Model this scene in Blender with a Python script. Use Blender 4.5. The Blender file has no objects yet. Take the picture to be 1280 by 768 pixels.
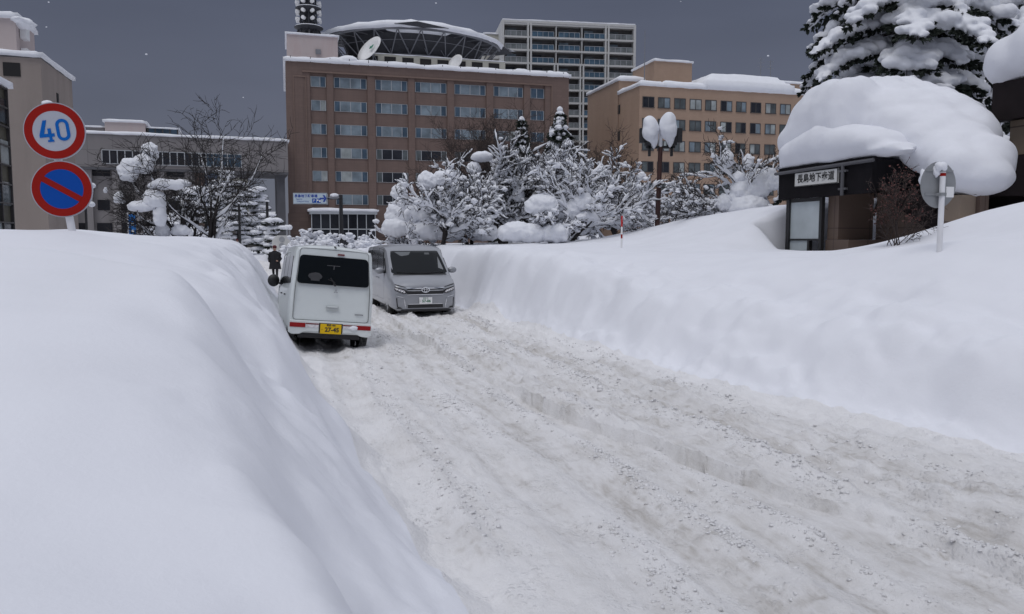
import bpy, bmesh, math, random
import numpy as np
from mathutils import Vector, Matrix, Euler
R = math.radians
sc = bpy.context.scene
COL = sc.collection
random.seed(7)
EYE = 2.0
F = 975.0
PITCH = math.atan(84 / F)
cp, sp = math.cos(PITCH), math.sin(PITCH)

def at(px, py, Y):
    """point at depth Y seen at photo pixel (used once, to read real positions off the photo)"""
    a = (px - 640) / F; b = (384 - py) / F
    d = Vector((a, cp + b * sp, -sp + b * cp))
    k = Y / d.y
    return Vector((d.x * k, Y, EYE + d.z * k))

# road-aligned coordinates: s across (to the right), t along the road
TR = R(17.5)
def st(s, t, z=0.0):
    return Vector((s * math.cos(TR) - t * math.sin(TR), s * math.sin(TR) + t * math.cos(TR), z))
def to_st(x, y):
    return x * math.cos(TR) + y * math.sin(TR), -x * math.sin(TR) + y * math.cos(TR)

# ------------------------------------------------------------------ noise
def _hash(ix, iy, seed):
    h = (ix.astype(np.int64) * 374761393 + iy.astype(np.int64) * 668265263 + seed * 1442695041) & 0xffffffff
    h = ((h ^ (h >> 13)) * 1274126177) & 0xffffffff
    h = h ^ (h >> 16)
    return (h & 0xffff) / 65535.0
def pn(x, y, seed=0):
    x = np.asarray(x, float); y = np.asarray(y, float)
    ix = np.floor(x); iy = np.floor(y)
    fx = x - ix; fy = y - iy
    def g(dx, dy):
        a = _hash(ix + dx, iy + dy, seed) * 2 * np.pi
        return np.cos(a) * (fx - dx) + np.sin(a) * (fy - dy)
    u = fx ** 3 * (fx * (fx * 6 - 15) + 10); v = fy ** 3 * (fy * (fy * 6 - 15) + 10)
    return ((g(0, 0) * (1 - u) + g(1, 0) * u) * (1 - v) + (g(0, 1) * (1 - u) + g(1, 1) * u) * v) * 1.5
def fbm(x, y, octv=4, seed=0, gain=.5):
    r = 0; a = 1
    for i in range(octv):
        r = r + a * pn(x * 2 ** i + 17.3 * i, y * 2 ** i - 9.1 * i, seed + i); a *= gain
    return r
def worley(x, y, seed=0):
    """F1, F2 and the value of the nearest cell"""
    x, y = np.broadcast_arrays(np.asarray(x, float), np.asarray(y, float)); ix = np.floor(x); iy = np.floor(y)
    f1 = np.full(x.shape, 9.0); f2 = np.full(x.shape, 9.0); val = np.zeros(x.shape)
    for dx in (-1, 0, 1):
        for dy in (-1, 0, 1):
            cx = ix + dx; cy = iy + dy; h1 = _hash(cx, cy, seed); h2 = _hash(cx, cy, seed + 31); h3 = _hash(cx, cy, seed + 57)
            d = np.hypot(cx + h1 - x, cy + h2 - y); n = d < f1
            f2 = np.where(n, f1, np.minimum(f2, d)); val = np.where(n, h3, val); f1 = np.where(n, d, f1)
    return f1, f2, val
def sst(a, b, x):
    q = np.clip((x - a) / (b - a), 0, 1)
    return q * q * (3 - 2 * q)

# ------------------------------------------------------------------ materials
def mat(name, col, rough=.6, metal=0.0, var=0.0, vscale=3.0, bump=0.0, bscale=20.0, spec=None, emit=None, est=1.0, coat=0.0, dirt=None, dscale=1.0, damt=.5, stretch=None):
    m = bpy.data.materials.new(name); m.use_nodes = True
    nt = m.node_tree; b = nt.nodes['Principled BSDF']
    b.inputs['Base Color'].default_value = (*col, 1)
    b.inputs['Roughness'].default_value = rough
    b.inputs['Metallic'].default_value = metal
    b.inputs['Coat Weight'].default_value = coat
    if spec is not None: b.inputs['Specular IOR Level'].default_value = spec
    if emit:
        b.inputs['Emission Color'].default_value = (*emit, 1); b.inputs['Emission Strength'].default_value = est
    tc = nt.nodes.new('ShaderNodeTexCoord'); src = tc.outputs['Object']
    if stretch:
        mp = nt.nodes.new('ShaderNodeMapping'); mp.inputs['Scale'].default_value = stretch
        nt.links.new(src, mp.inputs['Vector']); src = mp.outputs['Vector']
    cur = None
    if var > 0:
        n = nt.nodes.new('ShaderNodeTexNoise'); n.inputs['Scale'].default_value = vscale; n.inputs['Detail'].default_value = 5
        nt.links.new(src, n.inputs['Vector'])
        mx = nt.nodes.new('ShaderNodeMix'); mx.data_type = 'RGBA'
        rmp = nt.nodes.new('ShaderNodeMapRange'); rmp.inputs[1].default_value = .3; rmp.inputs[2].default_value = .7
        nt.links.new(n.outputs['Fac'], rmp.inputs[0]); nt.links.new(rmp.outputs[0], mx.inputs['Factor'])
        mx.inputs['A'].default_value = (*[max(0, c * (1 - var)) for c in col], 1)
        mx.inputs['B'].default_value = (*[min(1, c * (1 + var)) for c in col], 1)
        cur = mx.outputs['Result']
    if dirt:
        n = nt.nodes.new('ShaderNodeTexNoise'); n.inputs['Scale'].default_value = dscale; n.inputs['Detail'].default_value = 8; n.inputs['Roughness'].default_value = .65
        nt.links.new(src, n.inputs['Vector'])
        rmp = nt.nodes.new('ShaderNodeMapRange'); rmp.inputs[1].default_value = .48; rmp.inputs[2].default_value = .72; rmp.inputs[4].default_value = damt
        nt.links.new(n.outputs['Fac'], rmp.inputs[0])
        mx = nt.nodes.new('ShaderNodeMix'); mx.data_type = 'RGBA'
        nt.links.new(rmp.outputs[0], mx.inputs['Factor'])
        if cur: nt.links.new(cur, mx.inputs['A'])
        else: mx.inputs['A'].default_value = (*col, 1)
        mx.inputs['B'].default_value = (*dirt, 1)
        cur = mx.outputs['Result']
    if cur: nt.links.new(cur, b.inputs['Base Color'])
    if bump > 0:
        n = nt.nodes.new('ShaderNodeTexNoise'); n.inputs['Scale'].default_value = bscale; n.inputs['Detail'].default_value = 6
        nt.links.new(src, n.inputs['Vector'])
        bp = nt.nodes.new('ShaderNodeBump'); bp.inputs['Strength'].default_value = bump; bp.inputs['Distance'].default_value = .02
        nt.links.new(n.outputs['Fac'], bp.inputs['Height']); nt.links.new(bp.outputs['Normal'], b.inputs['Normal'])
    return m

def glass_mat(name, col, rough=.08, spec=.5, var=.35, vs=.6):
    return mat(name, col, rough=rough, spec=spec, var=var, vscale=vs)

def tile_mat(name, col, mortar, bw, bh, ms=.01, rough=.6, var=.08, off=0.0, dirt=None):
    """wall tiles on upright faces; U = x+y, V = z in the thing's own coordinates"""
    m = bpy.data.materials.new(name); m.use_nodes = True
    nt = m.node_tree; b = nt.nodes['Principled BSDF']; b.inputs['Roughness'].default_value = rough
    tc = nt.nodes.new('ShaderNodeTexCoord'); sx = nt.nodes.new('ShaderNodeSeparateXYZ'); nt.links.new(tc.outputs['Object'], sx.inputs[0])
    ad = nt.nodes.new('ShaderNodeMath'); nt.links.new(sx.outputs[0], ad.inputs[0]); nt.links.new(sx.outputs[1], ad.inputs[1])
    cb = nt.nodes.new('ShaderNodeCombineXYZ'); nt.links.new(ad.outputs[0], cb.inputs[0]); nt.links.new(sx.outputs[2], cb.inputs[1])
    br = nt.nodes.new('ShaderNodeTexBrick'); br.offset = off; nt.links.new(cb.outputs[0], br.inputs['Vector'])
    br.inputs['Scale'].default_value = 1; br.inputs['Brick Width'].default_value = bw; br.inputs['Row Height'].default_value = bh
    br.inputs['Mortar Size'].default_value = ms
    br.inputs['Color1'].default_value = (*[c * (1 - var) for c in col], 1); br.inputs['Color2'].default_value = (*[c * (1 + var) for c in col], 1)
    br.inputs['Mortar'].default_value = (*mortar, 1)
    n = nt.nodes.new('ShaderNodeTexNoise'); n.inputs['Scale'].default_value = .35; n.inputs['Detail'].default_value = 7
    mp = nt.nodes.new('ShaderNodeMapping'); mp.inputs['Scale'].default_value = (1.6, 1.6, .35); nt.links.new(tc.outputs['Object'], mp.inputs[0]); nt.links.new(mp.outputs[0], n.inputs['Vector'])
    rmp = nt.nodes.new('ShaderNodeMapRange'); rmp.inputs[1].default_value = .4; rmp.inputs[2].default_value = .7; rmp.inputs[4].default_value = .45
    nt.links.new(n.outputs['Fac'], rmp.inputs[0])
    mx = nt.nodes.new('ShaderNodeMix'); mx.data_type = 'RGBA'; nt.links.new(rmp.outputs[0], mx.inputs['Factor'])
    nt.links.new(br.outputs['Color'], mx.inputs['A']); dd = dirt or tuple(c * .72 for c in col); mx.inputs['B'].default_value = (*dd, 1)
    nt.links.new(mx.outputs['Result'], b.inputs['Base Color'])
    return m

def snow_mat(name, col=(.81, .822, .872), bump=.25, dirty=False):
    m = bpy.data.materials.new(name); m.use_nodes = True
    nt = m.node_tree; b = nt.nodes['Principled BSDF']
    b.inputs['Roughness'].default_value = .75; b.inputs['Specular IOR Level'].default_value = .2
    tc = nt.nodes.new('ShaderNodeTexCoord')
    n1 = nt.nodes.new('ShaderNodeTexNoise'); n1.inputs['Scale'].default_value = 1.3; n1.inputs['Detail'].default_value = 6
    n2 = nt.nodes.new('ShaderNodeTexNoise'); n2.inputs['Scale'].default_value = 40 if dirty else 26; n2.inputs['Detail'].default_value = 8; n2.inputs['Roughness'].default_value = .7
    nt.links.new(tc.outputs['Object'], n1.inputs['Vector']); nt.links.new(tc.outputs['Object'], n2.inputs['Vector'])
    mx = nt.nodes.new('ShaderNodeMix'); mx.data_type = 'RGBA'
    mr = nt.nodes.new('ShaderNodeMapRange'); mr.inputs[1].default_value = .35; mr.inputs[2].default_value = .7
    nt.links.new(n1.outputs['Fac'], mr.inputs[0]); nt.links.new(mr.outputs[0], mx.inputs['Factor'])
    mx.inputs['A'].default_value = (*col, 1); mx.inputs['B'].default_value = (*[c * .955 for c in col], 1)
    out = mx.outputs['Result']
    if dirty:
        a = nt.nodes.new('ShaderNodeAttribute'); a.attribute_name = 'dirt'
        n3 = nt.nodes.new('ShaderNodeTexNoise'); n3.inputs['Scale'].default_value = 11; n3.inputs['Detail'].default_value = 9; n3.inputs['Roughness'].default_value = .75
        rot_ = nt.nodes.new('ShaderNodeMapping'); rot_.inputs['Rotation'].default_value = (0, 0, -TR); nt.links.new(tc.outputs['Object'], rot_.inputs['Vector'])
        scl = nt.nodes.new('ShaderNodeMapping'); scl.inputs['Scale'].default_value = (1, .14, 1); nt.links.new(rot_.outputs['Vector'], scl.inputs['Vector'])
        nt.links.new(scl.outputs['Vector'], n3.inputs['Vector'])
        r3 = nt.nodes.new('ShaderNodeMapRange'); r3.inputs[1].default_value = .35; r3.inputs[2].default_value = .65; r3.inputs[3].default_value = .35
        nt.links.new(n3.outputs['Fac'], r3.inputs[0])
        ml = nt.nodes.new('ShaderNodeMath'); ml.operation = 'MULTIPLY'; nt.links.new(a.outputs['Fac'], ml.inputs[0]); nt.links.new(r3.outputs[0], ml.inputs[1])
        m2 = nt.nodes.new('ShaderNodeMix'); m2.data_type = 'RGBA'; nt.links.new(ml.outputs[0], m2.inputs['Factor'])
        nt.links.new(out, m2.inputs['A']); m2.inputs['B'].default_value = (.44, .415, .385, 1)
        out = m2.outputs['Result']
    nt.links.new(out, b.inputs['Base Color'])
    bp = nt.nodes.new('ShaderNodeBump'); bp.inputs['Strength'].default_value = bump; bp.inputs['Distance'].default_value = .02
    nt.links.new(n2.outputs['Fac'], bp.inputs['Height']); nt.links.new(bp.outputs['Normal'], b.inputs['Normal'])
    if dirty:   # crumbs of snow thrown about by tyres
        v = nt.nodes.new('ShaderNodeTexVoronoi'); v.inputs['Scale'].default_value = 26; nt.links.new(tc.outputs['Object'], v.inputs['Vector'])
        nn = nt.nodes.new('ShaderNodeTexNoise'); nn.inputs['Scale'].default_value = 2.2; nn.inputs['Detail'].default_value = 4; nt.links.new(tc.outputs['Object'], nn.inputs['Vector'])
        r1 = nt.nodes.new('ShaderNodeMapRange'); r1.inputs[1].default_value = .5; r1.inputs[2].default_value = .0; nt.links.new(v.outputs['Distance'], r1.inputs[0])
        r2 = nt.nodes.new('ShaderNodeMapRange'); r2.inputs[1].default_value = .46; r2.inputs[2].default_value = .6; nt.links.new(nn.outputs['Fac'], r2.inputs[0])
        mm = nt.nodes.new('ShaderNodeMath'); mm.operation = 'MULTIPLY'; nt.links.new(r1.outputs[0], mm.inputs[0]); nt.links.new(r2.outputs[0], mm.inputs[1])
        b2 = nt.nodes.new('ShaderNodeBump'); b2.inputs['Strength'].default_value = .55; b2.inputs['Distance'].default_value = .02
        nt.links.new(mm.outputs[0], b2.inputs['Height']); nt.links.new(bp.outputs['Normal'], b2.inputs['Normal']); nt.links.new(b2.outputs['Normal'], b.inputs['Normal'])
    return m

M = {}
M['snow'] = snow_mat('fresh_snow')
M['snow_road'] = snow_mat('packed_road_snow', (.82, .815, .825), .75, True)
M['snow_far'] = snow_mat('tree_snow', (.83, .845, .89), .1)
M['bark'] = mat('dark_wet_bark', (.028, .024, .024), .9, var=.4, vscale=8)
M['twig'] = mat('brown_twig', (.05, .036, .032), .9, var=.3, vscale=6)
M['needle'] = mat('dark_needles', (.018, .026, .018), .8, var=.5, vscale=2.5)
M['leafdead'] = mat('dead_leaf', (.10, .035, .03), .8, var=.5, vscale=30)
M['black'] = mat('black_paint', (.02, .02, .022), .45)
M['dark'] = mat('dark_void', (.012, .011, .012), .8)
M['pole_grey'] = mat('galvanised_pole', (.35, .36, .38), .5, metal=.3, var=.15)
M['pole_white'] = mat('white_pole', (.78, .78, .8), .5, var=.05)
M['pole_brown'] = mat('brown_pole', (.055, .022, .018), .5, var=.25, vscale=3)
M['white'] = mat('white_paint', (.8, .8, .8), .45, var=.03)
M['text_black'] = mat('black_letter', (.02, .02, .02), .6)
M['text_blue'] = mat('blue_letter', (.03, .07, .35), .5)

# ------------------------------------------------------------------ mesh builder
_t = bmesh.new(); bmesh.ops.create_icosphere(_t, subdivisions=1, radius=1)
def _ico(n):
    b = bmesh.new(); bmesh.ops.create_icosphere(b, subdivisions=n, radius=1)
    v = np.array([x.co[:] for x in b.verts]); f = [tuple(q.index for q in p.verts) for p in b.faces]
    b.free(); return v, f
ICO = {k: _ico(k) for k in (1, 2, 3, 4)}
class MB:
    def __init__(s): s.v = []; s.f = []; s.n = 0; s.mi = []
    def add(s, v, f, mi=0):
        o = s.n; s.v.extend(map(tuple, v)); s.n = len(s.v)
        s.f.extend([tuple(i + o for i in q) for q in f]); s.mi.extend([mi] * len(f)); return s
    def box(s, x0, x1, y0, y1, z0, z1, mi=0):
        return s.add([(x0,y0,z0),(x1,y0,z0),(x1,y1,z0),(x0,y1,z0),(x0,y0,z1),(x1,y0,z1),(x1,y1,z1),(x0,y1,z1)],
                     [(0,3,2,1),(4,5,6,7),(0,1,5,4),(1,2,6,5),(2,3,7,6),(3,0,4,7)], mi)
    def bar(s, a, b, w, h=None, mi=0):
        """box beam from a to b"""
        a = Vector(a); b = Vector(b); h = h or w; d = (b - a).normalized()
        up = Vector((0,0,1)) if abs(d.z) < .95 else Vector((0,1,0))
        r = d.cross(up).normalized() * (w / 2); u = r.cross(d).normalized() * (h / 2)
        vs = [a - r - u, a + r - u, a + r + u, a - r + u, b - r - u, b + r - u, b + r + u, b - r + u]
        return s.add(vs, [(0,1,2,3),(7,6,5,4),(0,4,5,1),(1,5,6,2),(2,6,7,3),(3,7,4,0)], mi)
    def tube(s, pts, rad, n=6, mi=0, cap=True, flat=1.0, lift=0.0):
        pts = [Vector(p) for p in pts]; k = len(pts)
        if not hasattr(rad, '__len__'): rad = [rad] * k
        vs = []; fs = []
        for i, p in enumerate(pts):
            d = (pts[min(i + 1, k - 1)] - pts[max(i - 1, 0)])
            if d.length < 1e-9: d = Vector((0,0,1))
            d.normalize()
            up = Vector((0,0,1)) if abs(d.z) < .97 else Vector((1,0,0))
            r = d.cross(up).normalized(); u = r.cross(d).normalized()
            for j in range(n):
                an = 2 * math.pi * j / n
                vs.append(p + r * (math.cos(an) * rad[i]) + u * (math.sin(an) * rad[i] * flat) + Vector((0,0,lift)))
        for i in range(k - 1):
            for j in range(n):
                a = i * n + j; b = i * n + (j + 1) % n
                fs.append((a, b, b + n, a + n))
        if cap: fs.append(tuple(range(n))[::-1]); fs.append(tuple((k - 1) * n + j for j in range(n)))
        return s.add(vs, fs, mi)
    def cyl(s, a, b, r, n=16, r2=None, mi=0):
        return s.tube([a, b], [r, r if r2 is None else r2], n, mi)
    def prism(s, poly, axis, a, b, mi=0):
        """polygon of 2-D points extruded along 'x','y' or 'z' from a to b"""
        def P(p, q): return {'x': (q, p[0], p[1]), 'y': (p[0], q, p[1]), 'z': (p[0], p[1], q)}[axis]
        n = len(poly); vs = [P(p, a) for p in poly] + [P(p, b) for p in poly]
        fs = [tuple(range(n))[::-1], tuple(range(n, 2 * n))] + [(i, (i + 1) % n, n + (i + 1) % n, n + i) for i in range(n)]
        return s.add(vs, fs, mi)
    def blob(s, c, r, lvl=2, noise=.15, seed=0, fr=1.3, rot=None, mi=0):
        v, f = ICO[lvl]; v = v.copy()
        if noise:
            q = v * fr + seed * 3.17
            nn = pn(q[:,0] + q[:,2] * .7, q[:,1] - q[:,2] * .6, seed) + .5 * pn(q[:,0] * 2.1 - q[:,2], q[:,1] * 2.1 + q[:,2] * 1.3, seed + 5)
            v = v * (1 + noise * nn)[:, None]
        if not hasattr(r, '__len__'): r = (r, r, r)
        v = v * np.array(r)
        if rot is not None: v = v @ np.array(rot).T
        return s.add(v + np.array(c), f, mi)
    def build(s, name, m, parent=None, smooth=False, loc=None, rot=None):
        me = bpy.data.meshes.new(name); me.from_pydata(s.v, [], s.f)
        ms = m if isinstance(m, (list, tuple)) else [m]
        for x in ms: me.materials.append(x)
        if len(ms) > 1: me.polygons.foreach_set('material_index', s.mi)
        if smooth: me.polygons.foreach_set('use_smooth', [True] * len(me.polygons))
        me.validate(); me.update()
        o = bpy.data.objects.new(name, me); COL.objects.link(o)
        if parent is not None: o.parent = parent
        if loc is not None: o.location = loc
        if rot is not None: o.rotation_euler = rot
        return o
def bevel(o, w, seg=2, ang=35):
    b = o.modifiers.new('bevel', 'BEVEL'); b.width = w; b.segments = seg; b.limit_method = 'ANGLE'; b.angle_limit = R(ang); return o
def empty(name, loc=(0,0,0), rz=0, rx=0, ry=0):
    o = bpy.data.objects.new(name, None); COL.objects.link(o); o.location = loc; o.rotation_euler = (rx, ry, rz); o.empty_display_size = .2; return o
def tag(o, label=None, cat=None, group=None, kind=None):
    if label: o['label'] = label
    if cat: o['category'] = cat
    if group: o['group'] = group
    if kind: o['kind'] = kind
    return o
def copy_tree(o, parent=None):
    c = o.copy(); COL.objects.link(c)
    if parent is not None: c.parent = parent
    for ch in [x for x in bpy.data.objects if x.parent == o and x.name != c.name]: copy_tree(ch, c)
    return c
def remeshed(mb, name, m, voxel, smooth_it=6, parent=None, disp=None, loc=None):
    """join overlapping lumps into one smooth skin"""
    o = mb.build(name + '_raw', m)
    r = o.modifiers.new('r', 'REMESH'); r.mode = 'VOXEL'; r.voxel_size = voxel
    sm = o.modifiers.new('s', 'SMOOTH'); sm.iterations = smooth_it; sm.factor = .5
    dg = bpy.context.evaluated_depsgraph_get(); me = bpy.data.meshes.new_from_object(o.evaluated_get(dg))
    bpy.data.objects.remove(o)
    me.name = name
    n = len(me.vertices); co = np.empty(n * 3); me.vertices.foreach_get('co', co); co = co.reshape(-1, 3)
    if disp is not None:
        no = np.empty(n * 3); me.vertices.foreach_get('normal', no); no = no.reshape(-1, 3)
        co = disp(co, no); me.vertices.foreach_set('co', co.ravel())
    if not me.materials: me.materials.append(m)
    me.polygons.foreach_set('use_smooth', [True] * len(me.polygons)); me.update()
    q = bpy.data.objects.new(name, me); COL.objects.link(q)
    if parent is not None: q.parent = parent
    if loc is not None: q.location = loc
    return q
def text(body, name, m, parent, size, loc, rot, depth=.002, align='CENTER', sx=1.0, bold=0.0):
    c = bpy.data.curves.new(name, 'FONT'); c.body = body; c.size = size; c.align_x = align; c.align_y = 'CENTER'
    c.extrude = depth; c.offset = bold; c.resolution_u = 3
    o = bpy.data.objects.new(name + '_raw', c); COL.objects.link(o)
    dg = bpy.context.evaluated_depsgraph_get(); dg.update(); me = bpy.data.meshes.new_from_object(o.evaluated_get(dg))
    bpy.data.objects.remove(o); me.materials.clear(); me.materials.append(m); me.name = name
    q = bpy.data.objects.new(name, me); COL.objects.link(q); q.parent = parent; q.location = loc; q.rotation_euler = rot; q.scale = (sx, 1, 1)
    return q
# ------------------------------------------------------------------ terrain
def sL_(t): return .40 + .75 * np.exp(-(np.maximum(t, 0) / 7.0) ** 2) - .0022 * np.clip(t - 20, 0, 60) ** 2 - .26 * np.maximum(t - 80, 0)
def sR_(t): return 5.25 + np.minimum(7.3 * np.exp(-np.maximum(t, 0) / 3.0), 2.0) - .0022 * np.clip(t - 24, 0, 56) ** 2 - .26 * np.maximum(t - 80, 0)

def height(s, t):
    s = np.asarray(s, float); t = np.asarray(t, float)
    eL = sL_(t) + .14 * fbm(t * .5, t * 0 + 3.1, 2, 3) + .05 * fbm(s * 1.2, t * 1.6, 3, 4); eR = sR_(t) + .22 * fbm(t * .3, t * 0 + 8.1, 2, 9) + .05 * fbm(s * .9, t * .6, 2, 10)
    far = sst(45, 75, t)
    # --- left bank
    d = np.maximum(eL - s, 0); dt_ = np.maximum(eL - s + .22, 0)
    HL = .98 + 1.04 * sst(2.2, 8.8, t) + .10 * pn(t * .33, t * 0 + 2.2, 21)
    HL = HL * (1 - .35 * sst(30, 60, t))
    wL = .62 + .55 * np.exp(-(t / 3.4) ** 2)
    # groove and hump of shovelled snow on the near bank
    zl = HL * (1 - np.exp(-(dt_ / (wL + .2)) ** 1.75))
    zl = zl + .11 * np.exp(-((s + 2.15) / .8) ** 2 - ((t - 8.9) / .55) ** 2)
    zl = zl + .10 * sst(0, 1.5, d) * fbm(s * .45, t * .28, 3, 31)
    slope = np.exp(-((d - .65) / .6) ** 2)
    zl = zl + slope * (.13 * fbm(s * 1.1 + t * .15, t * .75, 3, 41) + .03 * np.abs(fbm(s * 2.2, t * 2.6, 3, 43)))
    f1, f2, cv = worley(s * 1.8 + .3 * pn(s * 2, t * 2, 44), t * 1.0 + .3 * pn(s * 2, t * 2, 45), 46)
    zl = zl + np.exp(-((d - .75) / .5) ** 2) * .15 * (cv - .5) * sst(0, .3, f2 - f1) * sst(3, 6, t)
    zl = zl + .05 * np.maximum(fbm(s * 6.5, t * 5.5, 3, 47) - .25, 0) * sst(.1, .4, d) * (1 - sst(1.0, 1.8, d)) * sst(-.1, .4, pn(s * .9, t * .6, 48))
    # step left by a snow blower: a soft terrace edge
    e1 = -1.25 + .30 * pn(t * .5, t * 0, 51) - .10 * np.clip(t - 3, -3, 5)
    e1 = .15 - .21 * (t - 2.8) + .14 * pn(t * .8, t * 0, 51) + .05 * pn(t * 2.3, s * 2, 52)
    shelf = (1 - sst(e1 - .22, e1 + .30, s)) * (1 - sst(5.9, 6.9, t + .5 * pn(s * .8, s * 0, 53) + .18 * (s + 1)))
    zl = zl + .30 * shelf
    zl = zl - .10 * np.exp(-((s - e1 - .45) / .3) ** 2) * sst(1.5, 3, t) * (1 - sst(6.5, 9, t)) * sst(.1, .5, d)
    zl = zl - .06 * np.exp(-((s + 2.6) / .7) ** 2 - ((t - 5.0) / 1.0) ** 2)
    zl = zl * (1 - .35 * sst(5, 25, d)) 
    # --- right bank
    d2 = np.maximum(s - eR, 0)
    hs = 1.05 + .72 * sst(9, 19, t) + .12 * pn(t * .3, t * 0 + 5, 61)
    wR = .62 - .12 * sst(10, 20, t) + .16 * (1 - .6 * sst(11, 17, t)) * pn(t * .45, t * 0, 62)
    d2t = np.maximum(s - eR + .3, 0)
    zr = hs * (1 - np.exp(-(d2t / (wR + .25)) ** 2.9)) + .10 * np.exp(-((d2 - .1) / .45) ** 2) * (1 + pn(t * .4, s, 63))
    zr = zr + (1.98 - .27 * sst(8.6, 11.2, t) + .10 * sst(20, 26, t) - hs) * sst(.8, 3.6, d2)
    sl2 = sst(0, .25, d2) * (1 - sst(1.3, 2.6, d2)) * (1 - .6 * sst(11, 17, t))
    rid = np.abs(pn(s * 1.3 + 3, t * .9, 71)) 
    zr = zr + sl2 * (.13 * fbm(s * .8, t * .7, 3, 73) - .05 * np.exp(-(rid / .22) ** 2) + .05 * np.maximum(fbm(s * 3.4, t * 3.1, 3, 75), 0) * sst(-.2, .4, pn(s * .7, t * .5, 74)) + .05 * fbm(s * 1.9, t * 1.7, 3, 79) + .05 * pn(s * 2.0, t * 1.1, 76) * sst(8, 10, t))
    f1, f2, cv = worley(s * 1.5 + .3 * pn(s * 2, t * 2, 64), t * 1.15 + .3 * pn(s * 2, t * 2, 65), 66)
    zr = zr + sl2 * (.20 * (cv - .5) * sst(.0, .28, f2 - f1) * sst(-.25, .25, pn(s * .35, t * .3, 67) + .1))
    f1, f2, cv = worley(s * 4.5, t * 3.6, 68)
    zr = zr + sl2 * .05 * np.maximum(.55 - f1, 0) * sst(.0, .4, pn(s * .8, t * .6, 69))
    # crumbled toe at the foot of the bank
    zr = zr + .06 * np.exp(-((d2 - .1) / .3) ** 2) * np.maximum(fbm(s * 4.5, t * 4.0, 3, 78) + .2, 0)
    zr = zr + .07 * sst(1.5, 4, d2) * fbm(s * .3, t * .25, 3, 81)
    zr = zr + 1.35 * np.exp(-((s - 15.6) / 3.0) ** 2) * (1 - sst(19.5, 33, t)) * sst(17.8, 19.2, t)      # ridge left of the entrance
    zr = zr + 1.02 * np.exp(-((np.minimum(s, 13.4) - 13.4) / 1.75) ** 2) * (1 - sst(10.6, 14.6, t)) * sst(-6, 4, t)   # mound right of the entrance
    zr = zr + .75 * np.exp(-((s - 20) / 6) ** 2 - ((t - 30) / 6) ** 2)
    # well in front of the underpass entrance
    well = sst(13.2, 13.8, s) * (1 - sst(18.0, 18.3, s)) * sst(13.6, 14.6, t) * (1 - sst(19.0, 19.4, t))
    zr = zr * (1 - well) + .25 * well
    zr = zr * (1 - .45 * sst(38, 60, t))
    z = np.where(s < .5 * (eL + eR), zl, zr)
    # --- road
    inr = sst(0, .25, s - eL) * sst(0, .25, eR - s)
    w = s + .12 * pn(t * .16, t * 0, 91) + .05 * pn(t * .7, t * 0, 92)
    # slight turn of the tracks near the camera
    ruts = 0
    for c, dep, wd in ((1.05, .055, .17), (1.95, .03, .14), (2.55, .05, .17), (3.15, .05, .16), (3.75, .03, .2), (4.45, .055, .17), (4.9, .03, .1)):
        dd = w - c - .05 * pn(t * .45, t * 0 + c * 7, 95)
        k = .95 + .35 * pn(t * .35, t * 0 + c * 3, 96)
        br_ = .7 + .6 * pn(s * 5, t * 1.6, 94)
        dep_ = dep * .72; ruts = ruts - 1.15 * dep_ * k * np.exp(-np.abs(dd / wd) ** 3) + dep_ * br_ * k * np.exp(-((dd - wd * 1.5) / (wd * .45)) ** 2) + dep_ * .8 * br_ * k * np.exp(-((dd + wd * 1.5) / (wd * .4)) ** 2)
    lum = np.maximum(fbm(s * 7, t * 6, 4, 97) - .05, 0) ** .8 * .022 * (.08 + 1.1 * sst(-.1, .5, pn(w * 2.2, t * .16, 98)))
    lum = lum + .010 * fbm(s * 15, t * 11, 2, 99) + .032 * np.maximum(fbm(s * 12, t * 9, 3, 93) - .12, 0) * sst(.0, .35, pn(w * 2.6, t * .14, 89) + .25 * pn(s * 2, t * 2, 88))
    zr0 = inr * (ruts + lum + .012 * fbm(s * 1.4, t * .2, 3, 100))
    z = z + zr0
    edge = np.exp(-(np.minimum(np.abs(s - eL), np.abs(s - eR)) / .3) ** 2)
    z = z + edge * .025 * np.maximum(fbm(s * 5, t * 5, 3, 101), 0)
    # --- far country: gentle, lower
    z = np.where(t > 75, z * (1 - .5 * far), z)
    return z
def dirt_(s, t):
    w = s + .12 * pn(t * .16, t * 0, 91) + .05 * pn(t * .7, t * 0, 92)
    eL = sL_(t); eR = sR_(t)
    q = 0
    for c, wd, a in ((1.05, .25, .15), (1.95, .16, .25), (2.6, .22, .5), (3.2, .16, .4), (3.75, .2, .3), (4.45, .22, .62), (4.95, .18, .45), (5.4, .3, .2)):
        q = np.maximum(q, a * np.exp(-((w - c) / wd) ** 2))
    q = q * (.4 + .8 * sst(-.4, .5, fbm(w * 5.0, t * .35, 4, 111))) + .10 * sst(-.3, .5, fbm(w * 1.2, t * .15, 3, 112)) + .10 * sst(-.1, .5, fbm(w * 9, t * .5, 3, 119)) + .15
    q = q + .5 * sst(.25, .5, fbm(s * 9, t * 7, 3, 113)) * q + .55 * sst(.38, .6, fbm(s * 13, t * 8, 3, 118)) * sst(.0, .35, pn(w * 2.6, t * .14, 89))
    q = q * (.75 + .5 * sst(-.3, .4, fbm(s * 3, t * 2.2, 3, 114)))
    return np.clip(q * sst(.05, .8, s - eL + .25 * pn(s * 0, t * .9, 115)) * sst(0, .8, eR - s + .3 * pn(s * 0, t * .7, 116)), 0, 1)
def ground(x, y):
    s, t = to_st(x, y)
    return float(height(np.array([s]), np.array([t]))[0])

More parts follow.
